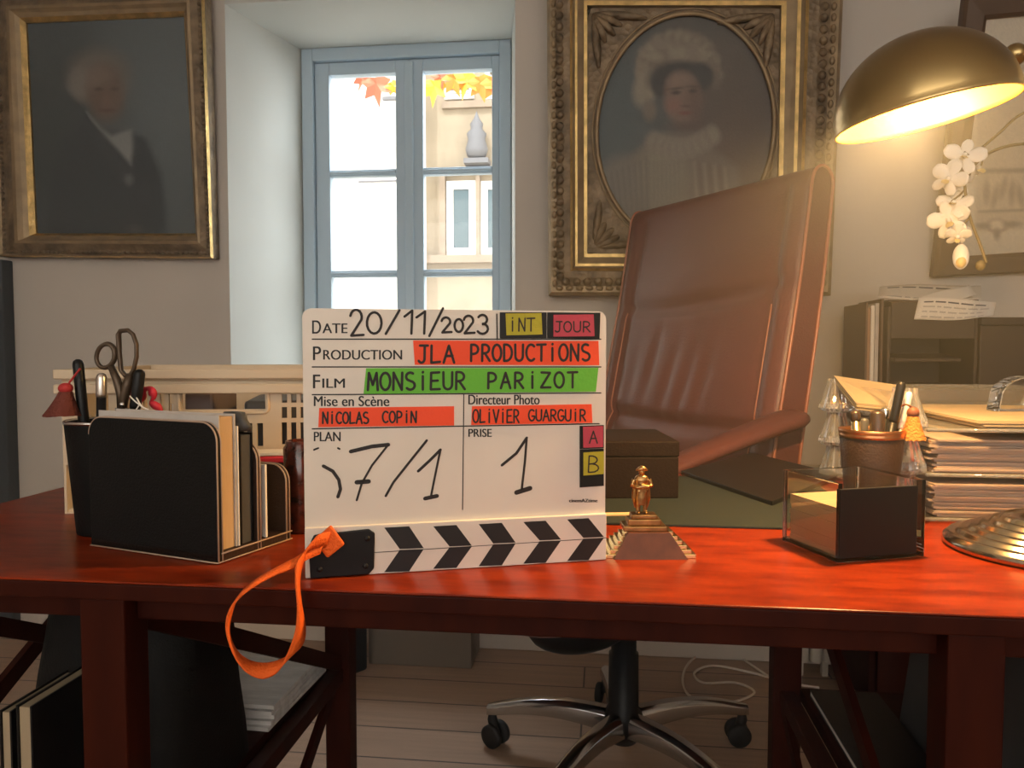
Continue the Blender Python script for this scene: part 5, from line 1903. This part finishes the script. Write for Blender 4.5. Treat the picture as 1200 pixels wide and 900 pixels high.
s1 = spline([root_, Vector((OX + 0.01, OY + 0.02, 1.05)), op(1262, 212, 0.0), op(1228, 172), op(1195, 169), op(1166, 176), op(1145, 190), op(1133, 210), op(1131, 222), op(1137, 255), op(1148, 285), op(1156, 308)], 8)
MB().tube(s1, 0.0026, STEM, 8).build('flower_stem', orc, True)
s2 = spline([root_, Vector((OX + 0.02, OY + 0.05, 1.08)), op(1255, 150, 0.03), op(1222, 128, 0.03), op(1195, 135, 0.03), op(1172, 155, 0.02), op(1152, 172, 0.01), op(1140, 180)], 8)
MB().tube(s2, 0.0024, STEM, 8).build('flower_stem', orc, True)
for (x0, y0, x1, y1) in ((1131, 222, 1115, 236), (1137, 253, 1128, 264), (1131, 216, 1122, 206), (1144, 190, 1130, 178), (1152, 172, 1150, 194)):
    MB().tube([op(x0, y0), op((x0 + x1) / 2 + 1, (y0 + y1) / 2), op(x1, y1, -0.004)], 0.0016, STEM, 6).build('flower_stalk', orc, True)


def petal(m, c, d, n, ln, wd, curl, mt):
    """petal from c along d, facing n"""
    d = d.normalized()
    s_ = n.cross(d).normalized()
    P = []
    for j in range(9):
        t = j / 8
        ww = wd * math.sin(math.pi * (0.08 + 0.86 * t)) ** 0.65 * (0.55 + 0.6 * t)
        row = []
        for i in range(7):
            q = i / 3 - 1
            row.append(c + d * (ln * t) + s_ * (ww * q) + n * (curl * t * t - 0.25 * ww * q * q + 0.0015 * math.sin(9 * q + 7 * t)))
        P.append(row)
    m.grid(P, mt)


LIP = mat('orchid_lip', (0.72, 0.55, 0.25), 0.5)


def flower(x, y, size, nx, nz, spin, dep=0.0):
    c = op(x, y, dep)
    n = Vector((nx, -1, nz)).normalized()
    u_ = n.cross(Vector((0, 0, 1))).normalized()
    v_ = u_.cross(n).normalized()
    m = MB()
    for (a, ln, wd, cu) in ((90, 1.0, 0.42, -0.004), (18, 1.0, 0.62, 0.004), (162, 1.0, 0.62, 0.004), (-55, 0.95, 0.42, -0.004), (235, 0.95, 0.42, -0.004)):
        g = R(a + spin)
        petal(m, c, u_ * math.cos(g) + v_ * math.sin(g), n, size * ln, size * wd * 0.75, cu, PETAL)
    o = m.build('flower', orc, True, solid=0.0007)
    m = MB()
    g = R(-90 + spin)
    dn = u_ * math.cos(g) + v_ * math.sin(g)
    m.ball(c + n * 0.005, (0.004, 0.005, 0.004), PETAL, 8)
    petal(m, c + n * 0.004, dn * 0.8 + n * 0.6, (n * 0.8 - dn * 0.6).normalized(), size * 0.5, size * 0.22, 0.005, LIP)
    m.build('lip', o, True)


for a in ((1130, 183, 0.034, -0.3, 0.3, 15), (1143, 196, 0.027, 0.9, -0.3, -40, 0.02), (1112, 209, 0.031, -0.7, -0.1, 30), (1121, 217, 0.028, 0.2, 0.3, -20, 0.03), (1118, 239, 0.030, -0.6, 0.6, 10), (1112, 258, 0.034, -0.5, -0.2, -15), (1127, 268, 0.026, 0.6, -0.5, 40, 0.01), (1122, 276, 0.022, -0.3, -0.8, 5)):
    flower(*a)
m = MB()
m.ball(op(1126, 301), (0.013, 0.012, 0.022), PETAL, 12)
m.ball(op(1126, 306, -0.004), (0.009, 0.009, 0.012), LIP, 10)
m.build('flower_bud', orc, True)
m = MB()
m.ball(op(1149, 311), (0.008, 0.008, 0.009), STEM, 10)
m.build('flower_bud', orc, True)

# ------------------------------------------------------------------ executive chair
camxy = lambda a, b_: Vector((camr.x * a + camf.x * b_, camr.y * a + camf.y * b_, 0)) / 1.0
hubc = camxy(0.25, 1.69)
S_ = 1.12
topL = camxy((748 - 600) / 900 * 1.9 * S_, 1.9 * S_)
topR = camxy((957 - 600) / 900 * 1.42 * S_, 1.42 * S_)
wv = (topR - topL)
CW = wv.length
chang = math.atan2(wv.y, wv.x)
chair = thing('executive_chair', 'high backed burgundy leather swivel chair behind the desk', 'chair', (hubc.x, hubc.y, 0), chang)
CMi = FR[chair.name].inverted()
tc = CMi @ ((topL + topR) / 2)
ZTOP = ZC + (407.6 - 250) / 900 * 1.9 * S_
X0, X1 = tc.x - CW / 2, tc.x + CW / 2
# side profile: front line y(z) (local y points backwards)
yt = tc.y


def yfront(z):
    t = (ZTOP - z)
    return yt - 0.02 - 0.155 * t - 0.06 * max(0, t - 0.2) ** 1.3 + 0.10 * max(0, t - 0.5) ** 1.5


def thick(z):
    t = (ZTOP - z)
    return 0.060 + 0.012 * min(1, t / 0.55)


ZB = 0.50
ZH = ZC + (407.6 - 345) / 900 * 1.85
ZL = 0.775
# closed outline: front bottom -> front top -> round top -> back top -> back bottom
outl = []
NZ = 60
for j in range(NZ + 1):
    z = ZB + (ZTOP - 0.035 - ZB) * j / NZ
    outl.append((yfront(z), z, 'f'))
yc0, yc1 = yfront(ZTOP - 0.035), yfront(ZTOP - 0.035) + thick(ZTOP - 0.035)
for k in range(1, 10):
    a = R(180 - 18 * k)
    outl.append(((yc0 + yc1) / 2 + (yc1 - yc0) / 2 * math.cos(a), ZTOP - 0.035 + 0.035 * math.sin(a), 't'))
for j in range(NZ // 3 + 1):
    z = ZTOP - 0.035 - (ZTOP - 0.035 - ZB) * j / (NZ // 3)
    outl.append((yfront(z) + thick(z), z, 'b'))
NX = 48
P = []
for (y, z, kd) in outl:
    row = []
    hwid = CW / 2 * (1.0 + 0.02 * max(0, (ZTOP - z)) / 0.5)
    for i in range(NX + 1):
        u_ = i / NX * 2 - 1
        d_ = 0.0
        if kd == 'f':
            e_ = 1 - u_ * u_
            d_ += 0.018 * e_ * math.sin(math.pi * min(1, max(0, (z - ZB) / (ZTOP - ZB)))) * -1.0      # gentle hollow handled below
            zh = ZH - 0.028 * (1 - u_ * u_) + 0.02 * u_
            zl = ZL - 0.012 * (1 - u_ * u_)
            d_ += 0.020 * math.exp(-((z - zh) / 0.014) ** 2) * e_ ** 0.7
            d_ += 0.024 * math.exp(-((z - zl) / 0.014) ** 2) * e_ ** 0.7
            d_ -= 0.010 * math.exp(-((z - (zh + 0.06)) / 0.07) ** 2) * e_
            d_ -= 0.014 * math.exp(-((z - (zl - 0.07)) / 0.06) ** 2) * e_
            # soft upright folds in the middle pad
            for (uc, zc_, amp, sl_) in ((-0.35, 0.90, 0.008, 0.5), (-0.12, 0.86, 0.007, 0.6), (0.08, 0.85, 0.006, 0.7), (0.28, 0.86, 0.005, 0.6), (-0.6, 0.86, 0.004, 0.3)):
                uu = u_ - uc - sl_ * (z - zc_)
                d_ += amp * math.exp(-(uu / 0.045) ** 2) * math.exp(-((z - zc_) / 0.08) ** 2)
            # side bolsters: shallow groove inside each long edge
            d_ += 0.007 * math.exp(-((abs(u_) - 0.80) / 0.03) ** 2)
            d_ -= 0.012 * math.exp(-((abs(u_) - 0.90) / 0.07) ** 2)
        row.append((tc.x + hwid * u_, y + d_, z))
    P.append(row)
mb = MB()
mb.grid(P, BURG, closed_u=False)
for col in (0, NX):
    mb.add([P[j][col] for j in range(len(P))], [tuple(range(len(P)))], BURG)
mb.add([P[0][i] for i in range(NX + 1)] + [P[-1][i] for i in range(NX + 1)], [(i, i + 1, NX + 2 + i, NX + 1 + i) for i in range(NX)], BURG)
back = mb.build('backrest', chair, weld=True)
mb = MB()
for (col, sx) in ((0, -1), (NX, 1)):
    mb = MB()
    mb.tube([(P[j][col][0] + 0.002 * sx, P[j][col][1], P[j][col][2]) for j in range(0, len(P))], 0.0035, BURGP, 8)
    mb.build('piping', back)
for ui in (int(NX * 0.90), int(NX * 0.10)):
    mb = MB()
    mb.tube([(P[j][ui][0], P[j][ui][1] - 0.001, P[j][ui][2]) for j in range(0, int(NZ * 0.70))], 0.0018, BURGP, 6)
    mb.build('seam', back)
# seat
yb_ = yfront(0.55)
mb = MB()
P = []
hw_ = CW / 2 * 0.98
for j in range(13):
    a = math.pi * j / 12
    zz = 0.475 + 0.05 * -math.cos(a)
    s_ = 0.86 + 0.14 * math.sin(a) ** 0.5 if 0 < j < 12 else 0.80
    row = []
    for i in range(48):
        g = 2 * math.pi * i / 48
        c_, s2_ = math.cos(g), math.sin(g)
        x_ = hw_ * s_ * math.copysign(abs(c_) ** 0.35, c_)
        y_ = 0.27 * s_ * math.copysign(abs(s2_) ** 0.35, s2_)
        row.append((tc.x + x_, yb_ - 0.265 + y_, zz))
    P.append(row)
mb.grid(P, BURG, closed_u=True)
mb.add(P[0], [tuple(range(48))], BURG).add(P[-1], [tuple(range(48))], BURG)
mb.build('seat', chair)
# armrests
for sx in (1, -1):
    xa = tc.x + sx * (CW / 2 + 0.03)
    pts = [(xa, yfront(0.78) + 0.04, 0.805), (xa, yfront(0.78) - 0.06, 0.785), (xa, yfront(0.78) - 0.18, 0.755), (xa, yfront(0.78) - 0.28, 0.728), (xa, yfront(0.78) - 0.325, 0.712)]
    cs_ = spline(pts, 5)
    n_ = len(cs_)
    m = MB()
    m.tube(cs_, [(0.044 - 0.018 * (q / (n_ - 1))) * (0.45 if q in (0, n_ - 1) else 0.8 if q in (1, n_ - 2) else 1) for q in range(n_)], BURG, 18, flat=0.50, up=(0, 0, 1))
    ar = m.build('armrest', chair)
    m = MB()
    m.tube(spline([(xa, yfront(0.78) - 0.25, 0.72), (xa, yfront(0.78) - 0.24, 0.60), (xa - sx * 0.02, yfront(0.78) - 0.18, 0.47), (xa - sx * 0.10, yfront(0.78) - 0.17, 0.425)], 6), 0.015, CHROME, 12)
    m.build('arm_support', ar)
# mechanism and column
mb = MB()
mb.ball((0.0, -0.11, 0.345), (0.075, 0.13, 0.06), BLACK, 14)
mb.box(-0.10, 0.10, -0.16, 0.16, 0.37, 0.395, BLACK)
mb.build('tilt_mechanism', chair, bevel=0.004)
mb = MB()
mb.lathe([(0.0001, 0.06), (0.030, 0.06), (0.040, 0.085), (0.042, 0.125), (0.034, 0.135), (0.033, 0.26), (0.028, 0.262), (0.028, 0.40), (0.0001, 0.40)], BLACK, 28)
mb.build('gas_column', chair)
mb = MB()
mb.tube(spline([(0.02, -0.05, 0.37), (0.10, -0.06, 0.365), (0.17, -0.07, 0.36)], 4), 0.004, CHROME, 8)
mb.build('tilt_lever', chair)
a_back = R(90 + YAW) - chang
for k in range(5):
    a = a_back + R(72 * k)
    d_ = Vector((math.cos(a), math.sin(a), 0))
    s_ = Vector((-math.sin(a), math.cos(a), 0))
    P = []
    for j in range(13):
        t = j / 12
        r_ = 0.038 + 0.285 * t
        zc_ = 0.108 - 0.002 * t - 0.022 * t * t + 0.012 * math.sin(math.pi * t)
        hh_ = 0.024 - 0.013 * t
        ww = 0.024 - 0.006 * t
        if j == 12:
            ww *= 0.6
        row = []
        for (a_, b_) in ((-1, -1), (-0.9, 0.5), (-0.45, 1), (0.45, 1), (0.9, 0.5), (1, -1)):
            row.append(d_ * r_ + s_ * (ww * a_) + Vector((0, 0, zc_ + hh_ * b_)))
        P.append(row)
    m = MB()
    m.grid(P, CHROME, closed_u=True)
    m.add(P[0], [tuple(range(6))], CHROME).add(P[-1], [tuple(range(6))], CHROME)
    lg = m.build('base_leg', chair, bevel=0.002)
    tip = d_ * 0.312
    ca_ = a + R(70)
    cd_ = Vector((math.cos(ca_), math.sin(ca_), 0))
    m = MB()
    q = Vector((0, 0, 1)).rotation_difference(cd_).to_matrix().to_4x4()
    cc = tip + Vector((math.cos(ca_ + math.pi / 2), math.sin(ca_ + math.pi / 2), 0)) * 0.010
    for off in (-0.024, 0.008):
        m.lathe([(0.0001, 0), (0.023, 0), (0.0272, 0.003), (0.0272, 0.013), (0.023, 0.016), (0.0001, 0.016)], RUBBER, 24, Matrix.Translation(Vector((cc.x, cc.y, 0.0275))) @ q @ Matrix.Translation((0, 0, off)))
    m.tube([(cc.x, cc.y, 0.03), (tip.x, tip.y, 0.062), (tip.x, tip.y, 0.085)], [0.012, 0.012, 0.006], RUBBER, 10)
    m.build('caster', lg)

# ------------------------------------------------------------------ under the desk
# floor cable
CABM = CORD
cz = 0.004
pts = [onz(x, y, cz) for x, y in ((928, 806), (900, 792), (862, 768), (832, 762), (808, 776), (800, 798), (812, 818), (850, 824), (884, 812), (862, 800), (824, 800), (814, 788), (836, 780), (880, 788), (925, 800), (960, 806))]
MB().tube(spline(pts, 8), 0.0035, CABM, 8).build('floor_cable', props=('pale cable lying in loops on the floor right of the chair', 'cable'))
# taupe storage box by the wall
p0, p1 = onz(432, 778, 0), onz(555, 778, 0)
sb = thing('storage_box', 'low taupe storage box on the floor against the wall under the window', 'box', (p0 + p1) / 2)
yb0 = min(p0.y, p1.y)
depth_ = YW - 0.016 - yb0
bz = 0.20
MB().box(p0.x, p1.x, yb0, YW - 0.02, 0, bz - 0.03, BOXB).build('box_body', sb, True, bevel=0.003)
MB().box(p0.x - 0.004, p1.x + 0.004, yb0 - 0.004, YW - 0.018, bz - 0.0295, bz, BOXB).build('lid', sb, True, bevel=0.003)
# dark case left of it
p0, p1 = onz(392, 790, 0), onz(426, 776, 0)
cs0 = thing('upright_case', 'dark upright case on the floor beside the taupe box', 'case', (p0 + p1) / 2, R(-35))
MB().box(-0.05, 0.05, -0.03, 0.03, 0, 0.30, BLACK).build('case_body', cs0, bevel=0.008)
MB().box(-0.052, -0.035, -0.031, 0.031, 0.02, 0.28, BRBOOK).build('case_edge', cs0, bevel=0.002)
# ribbed radiator on the wall at right
p = onz(985, 770, 0)
rx0 = 0.545
rad = thing('radiator', 'cream ribbed radiator against the wall behind the right desk end', 'radiator', (rx0 + 0.15, YW - 0.09, 0.0))
for k in range(3):
    x_ = rx0 + 0.037 * k
    MB().prism(rrect(x_, x_ + 0.034, YW - 0.15, YW - 0.03, 0.014), 0.06, 0.60, RADI).build('rib', rad, True)
MB().box(rx0 + 0.005, rx0 + 0.10, YW - 0.11, YW - 0.07, 0.08, 0.11, RADI).box(rx0 + 0.005, rx0 + 0.10, YW - 0.11, YW - 0.07, 0.53, 0.56, RADI).build('header_pipe', rad, True)
MB().box(rx0 + 0.01, rx0 + 0.03, YW - 0.10, YW - 0.08, 0.0, 0.08, RADI).build('foot', rad, True)
MB().box(rx0 + 0.082, rx0 + 0.098, YW - 0.10, YW - 0.08, 0.0, 0.08, RADI).build('foot', rad, True)
# left shelf: black bag, newspapers, books
bag = thing('black_bag', 'black bag standing on the left desk shelf', 'bag', (-0.555, 0.86, SHZ), R(0))
P = []
for j in range(11):
    t = j / 10
    row = []
    for i in range(32):
        g = 2 * math.pi * i / 32
        c_, s2_ = math.cos(g), math.sin(g)
        kx = 0.105 * (1 - 0.10 * t) * (1 + 0.02 * math.sin(5 * g + 4 * t))
        ky = 0.097 * (1 - 0.45 * t * t) * (1 + 0.03 * math.sin(3 * g + 7 * t))
        row.append((kx * math.copysign(abs(c_) ** 0.5, c_), ky * math.copysign(abs(s2_) ** 0.5, s2_), 0.001 + 0.235 * t + 0.006 * math.sin(2 * g) * t))
    P.append(row)
mb = MB()
mb.grid(P, BLACKL, closed_u=True)
mb.add(P[0], [tuple(range(32))], BLACKL).add(P[-1], [tuple(range(32))], BLACKL)
mb.build('bag_body', bag)
for sy_ in (-0.035, 0.035):
    MB().tube(spline([(-0.05, sy_, 0.225), (-0.045, sy_ * 1.3, 0.255), (0.0, sy_ * 1.4, 0.264), (0.045, sy_ * 1.3, 0.255), (0.05, sy_, 0.225)], 5), 0.004, BLACKL, 8).build('handle', bag)
NEWS = mat('newsprint', (0.85, 0.84, 0.82), 0.85, col2=(0.68, 0.67, 0.65), vscale=18, stretch=(1, 5, 1))
mb = MB()
for k in range(5):
    T = Matrix.Translation((-0.535, 1.02, SHZ + 0.0005 + 0.006 * k)) @ Matrix.Rotation(R(2.0 * (k % 3) - 2), 4, 'Z')
    mb.box(-0.088, 0.088, -0.045 + 0.003 * k, 0.155, 0, 0.0054, NEWS, T)
mb.build('newspapers', props=('stack of folded newspapers on the left desk shelf behind the bag', 'newspaper'))
GREENB = mat('dark_green_book', (0.02, 0.03, 0.02), 0.6)
bsp = [(-0.700, 0.025, DGREY, 0.215, 'dark grey binder at far left of the left desk shelf'), (-0.672, 0.004, PAPER, 0.0, '')]
# books standing on the floor at far left, pale page edges to the front
for (pxa, pxb, ytop, lb) in ((4, 14, 832, 'pale paged book at far left under the desk'), (24, 38, 826, 'pale paged book right beside the far left one under the desk')):
    Yk = 0.66
    xa, xb = ony(pxa, 870, Yk).x, ony(pxb, 870, Yk).x
    zt_k = ony(pxa, ytop, Yk).z
    r_ = thing('book', lb, 'book', ((xa + xb) / 2, Yk, SHZ), 0, 'books on the left desk shelf')
    zt_k = max(zt_k, SHZ + 0.03)
    MB().box(xa, xb, Yk, Yk + 0.09, SHZ + 0.001, zt_k - 0.002, CREAM).build('pages', r_, True)
    MB().box(xa - 0.002, xa, Yk - 0.002, Yk + 0.092, SHZ + 0.0005, zt_k, BLACK).build('cover', r_, True)
    MB().box(xb, xb + 0.002, Yk - 0.002, Yk + 0.092, SHZ + 0.0005, zt_k, BLACK).build('cover', r_, True)
# right shelf: leaning folders and binders
def leaner(name, x0, th, y0, y1, h, lean, mt, edge, label, cat, group='folders on the right desk shelf'):
    r_ = thing(name, label, cat, (x0, (y0 + y1) / 2, SHZ), 0, group)
    T = Matrix.Translation((x0, 0, SHZ + 0.001)) @ Matrix.Rotation(R(lean), 4, 'Y')
    m = MB()
    m.box(0, th, y0, y1, 0.0, h, mt, T)
    m.build('cover', r_, True, bevel=0.001)
    m = MB()
    m.box(0.0008, th - 0.0008, y0 - 0.0012, y0 - 0.0002, 0.003, h - 0.003, edge, T)
    m.build('edge', r_, True)
    return r_


r_ = thing('folder', 'flat black folder with white page edges lying on the right desk shelf', 'folder', (0.36, 0.97, SHZ), 0, 'folders on the right desk shelf')
MB().box(0.309, 0.405, 0.80, 1.17, SHZ + 0.0005, SHZ + 0.003, BLACK).build('back_cover', r_, True)
MB().box(0.3095, 0.403, 0.802, 1.168, SHZ + 0.0032, SHZ + 0.0085, PAPER).build('pages', r_, True)
MB().box(0.309, 0.405, 0.80, 1.17, SHZ + 0.0087, SHZ + 0.0115, BLACK).build('front_cover', r_, True, bevel=0.0008)
leaner('binder', 0.410, 0.030, 0.72, 1.10, 0.235, 7, DGREY, DGREY, 'dark grey binder standing on the right desk shelf beside flat folder', 'binder')
leaner('folder', 0.446, 0.007, 0.70, 1.06, 0.215, 8, BRBOOK, PAPER, 'brown folder right of the dark grey binder on the shelf', 'folder')
leaner('binder', 0.458, 0.035, 0.70, 1.04, 0.22, 8, BLACK, BLACK, 'thick black binder at right on the right desk shelf', 'binder')

# ------------------------------------------------------------------ haze in the room
if HAZE:
    m = bpy.data.materials.new('thin_haze')
    m.use_nodes = True
    nt = m.node_tree
    nt.nodes.clear()
    o = nt.nodes.new('ShaderNodeOutputMaterial')
    v = nt.nodes.new('ShaderNodeVolumeScatter')
    v.inputs['Density'].default_value = HAZE
    v.inputs['Anisotropy'].default_value = 0.35
    nt.links.new(v.outputs[0], o.inputs['Volume'])
    hz = MB().box(RX0 + 0.02, RX1 - 0.02, 0.62, YW - 0.002, 0.01, RH - 0.02, m).build('haze')
    tag(hz, 'thin haze hanging in the air of the room', 'haze', None, 'stuff')
